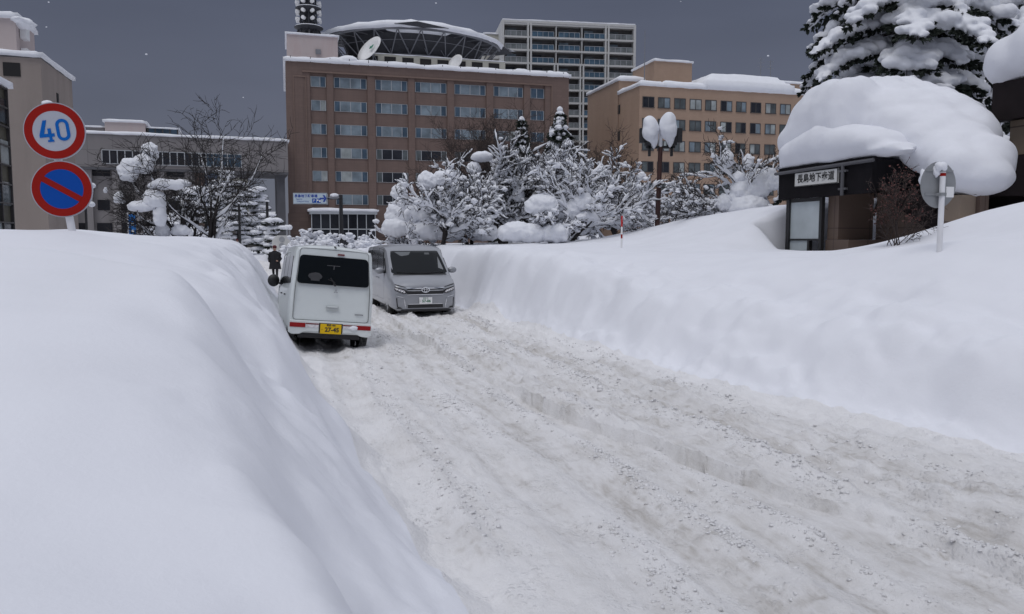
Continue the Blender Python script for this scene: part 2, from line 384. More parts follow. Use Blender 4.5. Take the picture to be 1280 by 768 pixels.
def steps(a, b, f0, grow, mx):
    out = [a]; st_ = f0
    while out[-1] < b: out.append(out[-1] + st_); st_ = min(st_ * (1 + grow), mx)
    return np.array(out)
def build_terrain():
    # rows along t
    t1 = steps(1.2, 60, .024, .0055, .35); t1 = t1[t1 < 60]
    t2 = steps(60, 1500, .4, .12, 200)
    t0 = -steps(-1.2 + .05, 250, .06, .2, 40)[::-1] 
    T = np.concatenate([t0[t0 < 1.15], t1, t2])
    nr = 220
    uR = np.linspace(0, 1, nr)
    lo = steps(.03, 6, .03, .022, .2); lo2 = steps(lo[-1] + .3, 1500, .4, .2, 200); dl = np.concatenate([lo, lo2])[::-1]
    ro = steps(.03, 14, .03, .016, .14); ro2 = steps(ro[-1] + .3, 1500, .4, .18, 200); dr = np.concatenate([ro, ro2])
    a = sL_(T)[:, None]; b = sR_(T)[:, None]
    S = np.concatenate([a - dl[None, :] , a + (b - a) * uR[None, :], b + dr[None, :]], axis=1)
    TT = np.repeat(T[:, None], S.shape[1], 1)
    # jitter free: straight grid
    Z = height(S, TT)
    ND, NR = len(dl), nr
    def sheet(c0, c1, name, m, attr=None):
        s = S[:, c0:c1]; t = TT[:, c0:c1]; z = Z[:, c0:c1]
        x = s * math.cos(TR) - t * math.sin(TR); y = s * math.sin(TR) + t * math.cos(TR)
        h, w = s.shape
        co = np.stack([x, y, z], -1).reshape(-1, 3)
        idx = np.arange(h * w).reshape(h, w)
        q = np.stack([idx[:-1, :-1], idx[:-1, 1:], idx[1:, 1:], idx[1:, :-1]], -1).reshape(-1, 4)
        me = bpy.data.meshes.new(name); me.vertices.add(len(co)); me.vertices.foreach_set('co', co.ravel())
        me.loops.add(q.size); me.loops.foreach_set('vertex_index', q.ravel().astype(np.int32))
        me.polygons.add(len(q)); me.polygons.foreach_set('loop_start', np.arange(0, q.size, 4, dtype=np.int32))
        try: me.polygons.foreach_set('loop_total', np.full(len(q), 4, dtype=np.int32))
        except Exception: pass
        me.polygons.foreach_set('use_smooth', np.ones(len(q), dtype=bool))
        if attr is not None:
            at_ = me.attributes.new('dirt', 'FLOAT', 'POINT'); at_.data.foreach_set('value', attr(s, t).ravel().astype(np.float32))
        me.materials.append(m); me.update(calc_edges=True); me.validate()
        o = bpy.data.objects.new(name, me); COL.objects.link(o)
        tag(o, kind='structure'); return o
    sheet(0, ND + 1, 'snow_bank', M['snow'])
    sheet(ND, ND + NR, 'road', M['snow_road'], dirt_)
    sheet(ND + NR - 1, S.shape[1], 'snow_ground', M['snow'])
build_terrain()

def crumbs():
    """loose crumbs of snow thrown up along the wheel tracks and fallen from the banks"""
    rg = np.random.default_rng(4); N = 420000
    t = 2.2 + 27 * rg.random(N) ** 1.35; u = rg.random(N); s = sL_(t) - .3 + (sR_(t) - sL_(t) + 1.3) * u
    w = s + .12 * pn(t * .16, t * 0, 91) + .05 * pn(t * .7, t * 0, 92)
    p = .02 + 0 * s
    for c, wd, a in ((1.45, .12, .35), (2.2, .14, .7), (2.9, .12, 1.0), (3.45, .12, .6), (4.15, .13, .8), (4.75, .16, 1.0), (5.25, .12, .5)):
        p = np.maximum(p, a * np.exp(-((w - c - .08 * pn(t * .5, t * 0 + c, 5)) / wd) ** 2))
    p = p * sst(-.35, .45, fbm(s * 1.1, t * .5, 3, 6))
    p = p * sst(-.1, .3, s - sL_(t)) * sst(-.1, .4, sR_(t) - s)
    k = rg.random(N) < p * .42; s = s[k]; t = t[k]; n = len(s)
    z = height(s, t); r = (.004 + .012 * rg.random(n) ** 2.5) * (1 + .03 * t); big = rg.random(n) < .01; r = np.where(big, r * 1.7, r)
    v, f = ICO[1]; v = np.array(v); f = np.array(f)
    x = s * math.cos(TR) - t * math.sin(TR); y = s * math.sin(TR) + t * math.cos(TR)
    jit = 1 + .9 * (rg.random((n, len(v))) - .5)
    P = v[None] * (r[:, None] * jit)[..., None] * np.stack([.8 + .6 * rg.random(n), .8 + .6 * rg.random(n), .45 + .4 * rg.random(n)], -1)[:, None, :]
    P = P + np.stack([x, y, z + r * .12], -1)[:, None, :]
    co = P.reshape(-1, 3); q = (f[None] + (np.arange(n) * len(v))[:, None, None]).reshape(-1, 3)
    me = bpy.data.meshes.new('snow_crumbs'); me.vertices.add(len(co)); me.vertices.foreach_set('co', co.ravel())
    me.loops.add(q.size); me.loops.foreach_set('vertex_index', q.ravel().astype(np.int32)); me.polygons.add(len(q)); me.polygons.foreach_set('loop_start', np.arange(0, q.size, 3, dtype=np.int32))
    a = me.attributes.new('dirt', 'FLOAT', 'POINT'); a.data.foreach_set('value', np.repeat(np.clip(rg.random(n) ** 4, 0, 1) * .5, len(v)).astype(np.float32))
    me.materials.append(M['snow_road']); me.update(calc_edges=True); me.validate()
    o = bpy.data.objects.new('snow_crumbs', me); COL.objects.link(o); tag(o, kind='stuff'); print('crumbs', n)
crumbs()
# ------------------------------------------------------------------ buildings
TB = R(16)
M['brown_tile'] = tile_mat('brown_tile', (.165, .112, .094), (.12, .082, .07), .9, .45, .012, var=.05)
M['brown_trim'] = mat('brown_trim', (.19, .13, .105), .6, var=.06)
M['brown_base'] = tile_mat('brown_stone', (.17, .115, .095), (.10, .07, .06), 1.4, .7, .015, var=.1)
M['tan'] = tile_mat('tan_tile', (.37, .258, .188), (.31, .21, .15), .6, .3, .006, var=.03, dirt=(.31, .21, .15))
M['tan_dark'] = mat('tan_coping', (.22, .15, .11), .6, var=.1)
M['beige'] = mat('beige_render', (.30, .255, .23), .8, var=.08, vscale=.4, dirt=(.2, .17, .155), dscale=.35, damt=.6, stretch=(1, 1, .25))
M['pale_pink'] = mat('pale_panel', (.50, .43, .42), .7, var=.05, vscale=.5, dirt=(.4, .3, .29), dscale=.5, damt=.5, stretch=(1, 1, .2))
M['grey_panel'] = tile_mat('grey_panel', (.22, .205, .205), (.13, .125, .125), 3.2, 2.1, .03, var=.06)
M['grey_wall'] = mat('grey_wall', (.24, .225, .225), .8, var=.07, vscale=.4, dirt=(.17, .16, .16), dscale=.3, damt=.6, stretch=(1, 1, .3))
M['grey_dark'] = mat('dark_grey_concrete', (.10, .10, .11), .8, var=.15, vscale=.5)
M['blue_pier'] = mat('blue_grey_panel', (.10, .125, .18), .5, var=.06)
M['cream'] = mat('cream_wall', (.42, .41, .36), .7, var=.08, vscale=.4)
M['glass_a'] = glass_mat('sky_reflecting_glass', (.19, .235, .27))
M['glass_b'] = glass_mat('blue_glass', (.065, .10, .14))
M['glass_d'] = glass_mat('dark_glass', (.022, .024, .03))
M['glass_c'] = glass_mat('curtained_glass', (.33, .36, .36), rough=.2)
M['glass_t'] = glass_mat('dim_glass', (.10, .115, .12))
M['alu'] = mat('aluminium_frame', (.46, .48, .50), .4, metal=.2)
M['alu_dark'] = mat('dark_frame', (.06, .055, .055), .5)
M['steel_dark'] = mat('dark_steel', (.035, .037, .045), .6, var=.2)
M['steel_grey'] = mat('grey_steel', (.20, .205, .225), .55, var=.1)

def frame_of(name, o, rz, z0=0.0):
    e = empty(name, (o[0], o[1], z0), rz); e['_rz'] = rz; return e
def lx(e, px, yl=0.0):
    """local x, on the plane local y = yl, of what the photo shows at column px"""
    c, s = math.cos(e['_rz']), math.sin(e['_rz']); ox, oy = e.location.x - s * yl, e.location.y + c * yl
    k = (px - 640) / F
    return (k * oy - ox) / (c - k * s)
def lz(e, xl, yl, py):
    c, s = math.cos(e['_rz']), math.sin(e['_rz']); Y = e.location.y + s * xl + c * yl
    return at(640, py, Y).z
def snow_slab(x0, x1, y0, y1, z, h, parent, seed=0, name='roof_snow', over=.25, cell=.7, slope=0.0, lump=.25):
    """snow lying on a flat roof, with rounded uneven edges that overhang a little"""
    nx = max(4, int((x1 - x0 + 2 * over) / cell)); ny = max(4, int((y1 - y0 + 2 * over) / cell))
    X = np.linspace(x0 - over, x1 + over, nx + 1); Y = np.linspace(y0 - over, y1 + over, ny + 1)
    XX, YY = np.meshgrid(X, Y, indexing='ij')
    ed = np.minimum(np.minimum(XX - X[0], X[-1] - XX), np.minimum(YY - Y[0], Y[-1] - YY))
    rr = sst(-.3, max(.7, h * .8), ed) 
    H = h * (.42 + .58 * rr) * (1 + lump * fbm(XX * .16 + seed, YY * .16, 3, seed)) + slope * (XX - x0)
    wob = .16 * pn(XX * .5, YY * .5, seed + 4)
    n = (nx + 1) * (ny + 1)
    top = np.stack([XX, YY + wob * (ed < .1), z + np.maximum(H, .08)], -1).reshape(-1, 3)
    bot = np.stack([XX, YY, np.full_like(XX, z - .04) + .1 * pn(XX * .6, YY * .6, seed + 9) * (ed < .1)], -1).reshape(-1, 3)
    mb = MB(); idx = np.arange(n).reshape(nx + 1, ny + 1); fs = []
    for i in range(nx):
        for j in range(ny):
            a, b, c, d = idx[i, j], idx[i + 1, j], idx[i + 1, j + 1], idx[i, j + 1]
            fs.append((a, b, c, d)); fs.append((a + n, d + n, c + n, b + n))
    for i in range(nx):
        a, b = idx[i, 0], idx[i + 1, 0]; fs.append((a, a + n, b + n, b))
        a, b = idx[i, ny], idx[i + 1, ny]; fs.append((a, b, b + n, a + n))
    for j in range(ny):
        a, b = idx[0, j], idx[0, j + 1]; fs.append((a, b, b + n, a + n))
        a, b = idx[nx, j], idx[nx, j + 1]; fs.append((a, a + n, b + n, b))
    mb.add(np.concatenate([top, bot]), fs)
    return mb.build(name, M['snow_far'], parent, smooth=True)

# ---- brown office building with the truss roof -------------------------------
o0 = at(362, 300, 125)
B = frame_of('office_building', o0, TB)
tag(B, 'big brown tiled office building with rows of wide windows and a truss roof on top', 'building')
WB, DB, HB = 47.2, 26, 30.0
MB().box(0, WB, .4, DB, 0, HB).build('wall', M['brown_tile'], B)
cols = [(393.5, 412), (422, 462), (473, 512), (521.6, 560), (570, 608), (618, 654), (663.4, 680)]
cols = [(lx(B, a), lx(B, b)) for a, b in cols]
rows = [27.9 - 3.71 * k for k in range(6)]
pl = MB(); prev = 0.0
pl.box(0, cols[0][0] - 1.2, 0, .4, 0, HB - .002)
for i in range(6):
    a, b = cols[i][1] + .12, cols[i + 1][0] - .12
    pl.box(a, b, .05, .4, 6.0, 28.4)
pl.box(cols[0][0] - 1.2, cols[0][0] - .12, .05, .4, 6.0, 28.4)
pl.box(cols[6][1] + .12, cols[6][1] + 1.3, .05, .4, 6.0, 28.4)
pl.box(cols[6][1] + 1.3, WB, 0, .4, 0, HB - .002)
pl.box(cols[0][0] - 1.2, cols[6][1] + 1.3, 0, .4, 28.4, HB - .002)
pl.build('pilaster', M['brown_tile'], B)
tr = MB(); tr.box(cols[0][0] - 1.25, cols[6][1] + 1.35, -.16, 0, 28.38, 28.62); tr.box(cols[6][1] + 1.2, cols[6][1] + 1.42, -.12, 0, 8, 28.38)
tr.box(1.1, 3.1, -.08, 0, 27.6, 27.8); tr.box(1.1, 1.22, -.08, 0, 9, 27.6); tr.box(2.98, 3.1, -.08, 0, 9, 27.6)
tr.build('moulding', M['brown_trim'], B)
MB().box(-.15, 7.2, -.18, -.003, 0, 6.2).build('plinth', M['brown_base'], B)
rw = random.Random(3)
for r_i, zt in enumerate(rows):
    for c_i, (a, b) in enumerate(cols):
        f = MB(); h = 1.62; y0 = .30
        w = b - a
        f.box(a, b, y0 + .04, y0 + .12, zt - .07, zt - .03); f.box(a, b, y0 - .02, y0 + .12, zt - h - .04, zt - h)
        wide = w > 3
        ms = [0, .18, .5, .82, 1] if wide else [0, .62, 1]
        if c_i == 6: ms = [0, .45, 1]
        for q in ms:
            xx = a + w * q; xx = min(max(xx, a + .045), b - .045)
            f.box(xx - .045, xx + .045, y0, y0 + .12, zt - h, zt - .07)
        fo = f.build('window', M['alu'], B)
        dark = (r_i >= 3 and 2 <= c_i <= 4 and not (r_i == 5 and c_i == 1)) or (r_i == 4 and c_i == 2)
        for k in range(len(ms) - 1):
            x0, x1 = a + w * ms[k] + .045, a + w * ms[k + 1] - .045
            side = wide and k in (0, 3)
            m = M['glass_b'] if (side or c_i == 6 or (c_i == 0 and k == 1)) else M['glass_a']
            if dark: m = M['glass_d'] if not side else M['glass_t']
            elif rw.random() < .12 and not side: m = M['glass_c']
            if c_i == 0 and r_i == 5: m = M['glass_d']
            MB().box(x0, x1, y0 + .06, y0 + .09, zt - h, zt - .07).build('pane', m, fo)
snow_slab(0, WB, 0, DB, HB, .85, B, 3, over=.35, lump=.45)
for x_, r_ in ((9.6, 1.5), (30.5, .7), (38.9, 1.05), (44.3, .9), (46.2, .8)):
    q = MB(); q.blob((x_, 1.2, HB + .6), (r_ * 1.3, r_, r_ * .62), 3, .18, int(x_)); q.build('roof_snow_lump', M['snow_far'], B, smooth=True)
rp_ = MB()
for i in range(16): rp_.bar((.8 + i * 3.02, -.25, HB - .1), (.8 + i * 3.02, -.25, HB + .75), .09)
rp_.build('snow_guard', M['steel_dark'], B)
# penthouse, pale
MB().box(.3, 8.2, 1.6, 12, HB, 34.5).build('penthouse', M['pale_pink'], B)
snow_slab(.3, 8.2, 1.6, 12, 34.5, .5, B, 5)
bxm = MB(); bxm.box(4.7, 5.5, 1.2, 1.58, 31.6, 32.3); bxm.build('rooftop_unit', M['steel_grey'], B)
# low block of plant rooms under the truss roof, dark openings
pr = MB(); pr.box(13, 37, 4.5, 16, HB, 33.0); pr.build('plant_room', M['cream'], B)
for i in range(8):
    x = 13.0 + i * 3.0
    MB().box(x, x + 1.9, 4.4, 4.49, 30.6, 32.6).build('louvre', M['dark'], B)
snow_slab(13, 37, 4.5, 16, 33.0, .15, B, 8, over=.05)
# truss roof
cx, cy = 22.2, 12.0; RX, RY = 15.6, 8.2; rx, ry = 12.4, 5.4; ZR, ZL = 36.9, 33.2
NSEG = 48
def el(rx_, ry_, z, k, n=NSEG): a = 2 * math.pi * k / n; return Vector((cx + rx_ * math.cos(a), cy + ry_ * math.sin(a), z + (.45 * math.cos(2 * a) * -1)))
tm = MB()
for k in range(NSEG):
    tm.bar(el(RX, RY, ZR, k), el(RX, RY, ZR, k + 1), .34)
    tm.bar(el(rx, ry, ZL, k), el(rx, ry, ZL, k + 1), .26)
    tm.bar(el(rx + 2, ry + 1.6, (ZR + ZL) / 2 + .3, k), el(rx + 2, ry + 1.6, (ZR + ZL) / 2 + .3, k + 1), .07)
for k in range(0, NSEG, 2):
    tm.bar(el(RX, RY, ZR, k), el(rx, ry, ZL, k + 1), .15); tm.bar(el(rx, ry, ZL, k + 1), el(RX, RY, ZR, k + 2), .15)
    tm.bar(el(RX, RY, ZR, k), el(RX * .5, RY * .5, ZR - .2, k), .16)
    tm.bar(el(rx, ry, ZL, k + 1), el(RX * .62, RY * .62, ZR - .4, k), .13)
tm.build('truss', M['steel_grey'], B)
dk = MB(); vs = [(cx, cy, ZR - .3)] + [el(RX * .97, RY * .97, ZR - .05, k) for k in range(NSEG)]
vs2 = [(cx, cy, ZR + 1.3)] + [el(RX * 1.02, RY * 1.02, ZR + .22, k) for k in range(NSEG)]
dk.add(vs, [(0, 1 + (k + 1) % NSEG, 1 + k) for k in range(NSEG)])
n0 = len(vs); dk.add(vs2, [(0, 1 + k, 1 + (k + 1) % NSEG) for k in range(NSEG)])
for k in range(NSEG): dk.f.append((1 + k, 1 + (k + 1) % NSEG, n0 + 1 + (k + 1) % NSEG, n0 + 1 + k)); dk.mi.append(0)
dk.build('roof_deck', M['steel_dark'], B)
ik = MB(); vs = [el(rx * .93, ry * .9, ZL + .15, k) for k in range(NSEG)] + [el(RX * .80, RY * .78, ZR - .1, k) for k in range(NSEG)]
ik.add(vs, [(k, (k + 1) % NSEG, NSEG + (k + 1) % NSEG, NSEG + k) for k in range(NSEG)]); ik.build('inner_screen', M['steel_dark'], B)
sn = MB(); rings = []
for j, (q, dz) in enumerate(((1.035, .15), (1.05, .75), (.93, 1.45), (.6, 2.3), (.3, 2.6))):
    rings += [el(RX * q, RY * q, ZR + dz, k) + Vector((0, 0, .12 * math.sin(k * 2.3 + j))) for k in range(NSEG)]
fs = [(j * NSEG + k, j * NSEG + (k + 1) % NSEG, (j + 1) * NSEG + (k + 1) % NSEG, (j + 1) * NSEG + k) for j in range(4) for k in range(NSEG)]
fs.append(tuple(4 * NSEG + k for k in range(NSEG))); fs.append(tuple(k for k in range(NSEG))[::-1])
sn.add(rings, fs); sn.build('truss_roof_snow', M['snow_far'], B, smooth=True)
sk = MB(); sk.add([(cx - 4.6, cy - RY * 1.06, ZR + .95), (cx - .8, cy - RY * 1.1, ZR + 1.45), (cx + 4.6, cy - RY * 1.06, ZR + .75), (cx + .2, cy - RY * 1.1, ZR + .45), (cx - .8, cy - 3, ZR + 2.0), (cx-4, cy-4, ZR+1.2), (cx+4, cy-4, ZR+1.2)],
                  [(0, 3, 1), (3, 2, 1), (0, 1, 4, 5), (1, 2, 6, 4)]); sk.build('dark_skylight', M['steel_dark'], B)
# spout at the right end
sp_ = MB(); sp_.add([(cx + RX - 1, cy - 2.5, ZR + .3), (cx + RX - 1, cy + 2.5, ZR + .3), (cx + RX + 3.0, cy, ZR - .6), (cx + RX - .5, cy, ZR - 1.2)], [(0, 2, 1), (0, 3, 2), (1, 2, 3), (0, 1, 3)])
sp_.build('roof_spout', M['steel_dark'], B)
MB().add([(cx + RX - 1.4, cy - 2.6, ZR + .5), (cx + RX - 1.4, cy + 2.6, ZR + .5), (cx + RX + 3.3, cy, ZR - .25), (cx + RX - .6, cy, ZR + 1.0)], [(0, 2, 3), (3, 2, 1), (0, 1, 2)]).build('spout_snow', M['snow_far'], B)
# glazed entrance hall at the foot
ex0, ex1 = lx(B, 391, -4), lx(B, 470, -4)
eh = MB(); 
for i in range(8):
    x = ex0 + (ex1 - ex0) * i / 7; eh.box(x - .06, x + .06, -4.1, -3.95, 0, 6.0)
eh.box(ex0, ex1, -4.1, -3.95, 3.6, 3.75); eh.box(ex0 - .3, ex1 + .3, -4.4, 0, 6.0, 6.5)
eh = eh.build('entrance_hall', M['alu'], B); MB().box(ex0, ex1, -3.9, -.01, .1, 5.99).build('hall_glass', M['glass_d'], eh)
snow_slab(ex0 - .3, ex1 + .3, -4.4, 0, 6.5, .45, B, 12)

def dish(name, loc, r, rz, tilt, label, logo=False):
    d = empty(name, loc, rz); tag(d, label, 'satellite dish', 'satellite dishes on the brown office roof')
    m = MB(); n = 28; rings = []
    for q in (0.02, .35, .7, 1.0):
        rings += [Vector((r * q * math.cos(2*math.pi*k/n), -.28 * r * q * q, r * q * math.sin(2*math.pi*k/n))) for k in range(n)]
    for q in (1.0, .7, .35, .02):
        rings += [Vector((r * q * math.cos(2*math.pi*k/n), -.28 * r * q * q + .08, r * q * math.sin(2*math.pi*k/n))) for k in range(n)]
    m.add(rings, [(j*n+k, j*n+(k+1)%n, (j+1)*n+(k+1)%n, (j+1)*n+k) for j in range(7) for k in range(n)])
    b = m.build('reflector', M['white'], d, smooth=True, loc=(0, 0, r * .9 + .3), rot=(R(tilt), 0, 0))
    st_ = MB(); st_.cyl((0, .3, 0), (0, .2, r * .9 + .3), .12, 8); st_.bar((-.8, .8, 0), (0, .2, r), .1); st_.bar((.8, .8, 0), (0, .2, r), .1); st_.build('stand', M['steel_grey'], d)
    if logo:
        g = MB(); g.box(-.35, -.05, -.50, -.44, .2, .75); g.box(.05, .35, -.50, -.44, .5, .95); g.box(-.35, .35, -.50, -.44, .2, .4)
        g.build('logo', mat('green_logo', (.02, .22, .13), .5), b); text('A-bay', 'lettering', mat('green_letter', (.02, .22, .13), .5), b, .01, (0, 0, 0), (0, 0, 0)) if False else None
    return d
def onroof(B_, x, y, z):
    c, s = math.cos(B_['_rz']), math.sin(B_['_rz']); return (B_.location.x + c * x - s * y, B_.location.y + s * x + c * y, z)
dish('satellite_dish', onroof(B, 13.7, 2.2, HB + .2), 2.5, TB - R(58), -32, 'large white satellite dish with green logo on the brown office roof', True)
dish('satellite_dish', onroof(B, 28.0, 3.0, HB + .2), 1.5, TB - R(55), -25, 'smaller plain white satellite dish in the middle of the brown office roof')
# radio mast on the penthouse
mp_ = onroof(B, 3.9, 7, 34.5)
T_ = empty('radio_mast', mp_, TB); tag(T_, 'dark lattice radio mast with round platforms and white drum antennas on the office roof', 'radio mast')
lm = MB()
for k in range(8):
    a = math.pi / 4 * k; c_, s_ = math.cos(a), math.sin(a); a2 = a + math.pi / 4; c2, s2 = math.cos(a2), math.sin(a2)
    lm.bar((2.6 * c_, 2.6 * s_, 0), (1.5 * c_, 1.5 * s_, 2.4), .22)
    lm.bar((2.6 * c_, 2.6 * s_, 0), (1.5 * c2, 1.5 * s2, 2.4), .14)
    lm.bar((1.3 * c_, 1.3 * s_, 2.4), (1.1 * c_, 1.1 * s_, 12), .18)
    for z in range(6): lm.bar((1.25 * c_, 1.25 * s_, 2.4 + z * 1.5), (1.2 * c2, 1.2 * s2, 3.9 + z * 1.5), .1); lm.bar((1.2 * c_, 1.2 * s_, 3.9 + z * 1.5), (1.2 * c2, 1.2 * s2, 3.9 + z * 1.5), .1)
lm.build('lattice', M['steel_dark'], T_)
MB().tube([(0, 0, 0), (0, 0, 12.5)], .75, 12).build('core', M['steel_dark'], T_)
for z, r_ in ((2.5, 2.35), (5.6, 2.1), (8.4, 2.7), (11.6, 2.3)):
    MB().tube([(0, 0, z - .7), (0, 0, z - .1), (0, 0, z)], [r_ * .55, r_, r_], 24).build('platform', M['steel_dark'], T_)
    sm_ = MB(); sm_.tube([(0, 0, z + .003), (0, 0, z + .16), (0, 0, z + .3)], [r_ * .98, r_ * .93, r_ * .6], 24); sm_.build('platform_snow', M['snow_far'], T_, smooth=True)
for z in (3.7, 4.9, 6.35):
    for k in range(8):
        a = math.pi / 4 * k + .3
        q = MB(); q.cyl((1.6 * math.cos(a), 1.6 * math.sin(a), z), (2.15 * math.cos(a), 2.15 * math.sin(a), z), .3, 12); q.build('drum_antenna', M['white'], T_)

# ---- white apartment tower ------------------------------------------------------
TA = R(8.5)
A = frame_of('apartment_tower', at(629, 300, 189), TA)
tag(A, 'tall white apartment tower with glass balconies behind the brown office building', 'building')
bx = [lx(A, p) for p in (629, 661.4, 694, 725.5, 756, 789.5)]
HA = 53.2; FP = 3.03
M['tower_wall'] = mat('tower_wall', (.54, .54, .53), .7, var=.05)
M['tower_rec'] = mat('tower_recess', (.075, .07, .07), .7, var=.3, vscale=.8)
M['rail_blue'] = glass_mat('blue_balcony_glass', (.07, .12, .17)); M['rail_clear'] = glass_mat('pale_balcony_glass', (.17, .185, .19))
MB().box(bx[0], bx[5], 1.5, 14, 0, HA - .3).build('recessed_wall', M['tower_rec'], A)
sl = MB()
nf = 17
for k in range(nf + 1):
    z = HA - FP * k; sl.box(bx[0], bx[5], 0, 1.5, z - .42, z)
sl.build('floor_slab', M['tower_wall'], A)
vw = MB()
for i, x in enumerate(bx):
    if i in (2, 3):
        vw.box(x - .1, x + .1, .12, 1.5, HA - 3 * FP, HA - .42); vw.box(x - .55, x - .2, -.1, 1.5, 0, HA - (3 if i == 3 else 3) * FP); vw.box(x + .2, x + .55, -.1, 1.5, 0, HA - 3 * FP)
    elif i in (0, 5): vw.box(x - .3, x + .3, -.1, 14, 0, HA + .003)
    else: vw.box(x - .55, x - .15, -.1, 1.5, 0, HA + .003); vw.box(x + .15, x + .55, -.1, 1.5, 0, HA + .003)
vw.build('party_wall', M['tower_wall'], A)
MB().box(bx[0] - .3, bx[5] + .3, -.1, 14, HA + .005, HA + .5).build('parapet', M['tower_wall'], A)
ra = random.Random(8)
for k in range(nf):
    z = HA - FP * (k + 1)
    for i in range(5):
        x0, x1 = bx[i] + .6, bx[i + 1] - .6
        rb = MB(); rb.box(x0, x1, .05, .1, z + .02, z + 1.15)
        blue = i in (1, 2, 3) if k < 3 else i == 3
        if k == 12 and i == 3: blue = False
        ro = rb.build('balcony_rail', M['rail_blue'] if blue else M['rail_clear'], A)
        bs = MB()
        for q in range(5): xx = x0 + (x1 - x0) * q / 4; bs.box(xx - .04, xx + .04, .0, .045, z, z + 1.2)
        bs.box(x0, x1, .0, .12, z + 1.15, z + 1.23); bs.build('rail_bar', M['alu'], ro)
        if ra.random() < .8:
            w_ = MB(); xa = x0 + ra.uniform(.2, .6); w_.box(xa, xa + 2.2, 1.44, 1.49, z + .1, z + 2.1); w_.build('balcony_door', ra.choice([M['glass_t'], M['glass_a'], M['glass_d']]), A)
snow_slab(bx[0], bx[5], 0, 14, HA + .5, .45, A, 21, over=.1)
# lower side wing at its left
wx0, wx1 = lx(A, 606, 6), lx(A, 628, 6)
MB().box(wx0, bx[0] - .31, 6, 16, 0, HA - 1.4).build('side_wing', M['cream'], A)
for k in range(8):
    z = HA - 1.4 - FP * (k + 1); MB().box(wx0 + 2.2, bx[0] - .32, 4.6, 5.99, z, z + 1.3).build('side_balcony', M['tower_wall'], A)
snow_slab(wx0, bx[0] - .32, 6, 16, HA - 1.4, .5, A, 22, over=.2)

# ---- tan building ------------------------------------------------------------------
C = frame_of('tan_building', at(797, 300, 135), TB)
tag(C, 'tan tiled building with rows of small dark framed windows behind the twin headed lamp post', 'building')
HC = 28.1
MB().box(0, 38, 0, 16, 0, HC).build('wall', M['tan'], C)
MB().box(.002, 12, 8.8, 24, 0, 30.6).build('rear_wing', M['tan'], C)
p0, p1 = lx(C, 814, 5), lx(C, 860, 5)
MB().box(p0, p1, 5, 14, HC, 33.6).build('penthouse', M['tan'], C)
q0, q1 = lx(C, 962, 6), lx(C, 1010, 6)
MB().box(q0, q1, 6, 14, HC, 31.3).build('penthouse', M['tan'], C)
snow_slab(0, p0 - .5, 0, 8.6, HC, 1.0, C, 31); snow_slab(p0 - .5, p1, 0, 4.8, HC, 1.2, C, 35)
snow_slab(p1 + .3, q0 - .4, 0, 14, HC, 3.4, C, 32, lump=.06); snow_slab(q0 - .6, 38, 0, 5.8, HC, 1.5, C, 38); snow_slab(.002, 12, 8.8, 24, 30.6, .9, C, 33); snow_slab(p0, p1, 5, 14, 33.6, .5, C, 34); snow_slab(q0, q1, 6, 14, 31.3, .6, C, 36)
tcols = [(800, 814.5), (819, 834), (839, 853), (858, 872.5), (877, 891), (896, 910), (915, 927.5), (932.7, 945.6), (951, 964), (969, 982), (987, 1000)]
rt = random.Random(12)
for r_i in range(7):
    zt = 26.3 - 3.63 * r_i
    for c_i, (a, b) in enumerate(tcols):
        a, b = lx(C, a), lx(C, b); f = MB(); h = 1.75
        f.box(a, b, -.08, .06, zt - .12, zt); f.box(a - .05, b + .05, -.16, .06, zt - h - .1, zt - h)
        for xx in (a + .06, (a + b) / 2, b - .06): f.box(xx - .06, xx + .06, -.08, .06, zt - h, zt - .12)
        fo = f.build('window', M['alu_dark'], C)
        for k in range(2):
            x0 = a + .12 + k * ((b - a) / 2 - .03); x1 = x0 + (b - a) / 2 - .18
            dkp = (c_i == 0 and r_i == 0)
            m = M['glass_d'] if dkp or rt.random() < .08 else rt.choice([M['glass_a'], M['glass_c'], M['glass_t'], M['glass_t']])
            MB().box(x0, x1, -.04, -.01, zt - h, zt - .12).build('pane', m, fo)
for k in range(5):
    MB().box(-.08, -.005, 8.0, 9.0, 24.6 - 3.63 * k * 1.3, 26.2 - 3.63 * k * 1.3).build('side_window', M['dark'], C)
gw = MB(); gw.tube([(-.05, 8.75, 29), (-.08, 8.75, 2)], .07, 6); gw.build('downpipe', M['tan_dark'], C)
M['lamp_on'] = mat('lit_lamp', (.9, .85, .6), .4, emit=(1, .9, .55), est=1.6)
gl = MB()
for px in (874, 880): x = lx(C, px, -.6); gl.blob((x, -.6, lz(C, x, -.6, 262)), .32, 2, 0)
gl.build('entrance_lamp', M['lamp_on'], C)
def antenna(loc, h, label, cross=True):
    e = empty('antenna', loc); tag(e, label, 'antenna'); m = MB(); m.tube([(0,0,0),(0,0,h)], [.1, .05], 6)
    m.build('mast', M['steel_grey'], e)
    if cross:
        c = MB()
        for z in (.7, .82, .94): c.bar((-.6, 0, h * z), (.6, 0, h * z), .05)
        c.build('crossbar', M['steel_grey'], e)
antenna(onroof(C, lx(C, 802, 3), 3, HC + .8), 9.2, 'tall thin antenna pole on the left end of the tan building roof', False)
antenna(onroof(C, lx(C, 944, 8), 8, HC + 2.6), 5.6, 'thin antenna pole with bars on the tan roof, left of a matching one')
antenna(onroof(C, lx(C, 956, 8), 8, HC + 2.6), 5.2, 'thin antenna pole with bars at the right end of the tan roof')

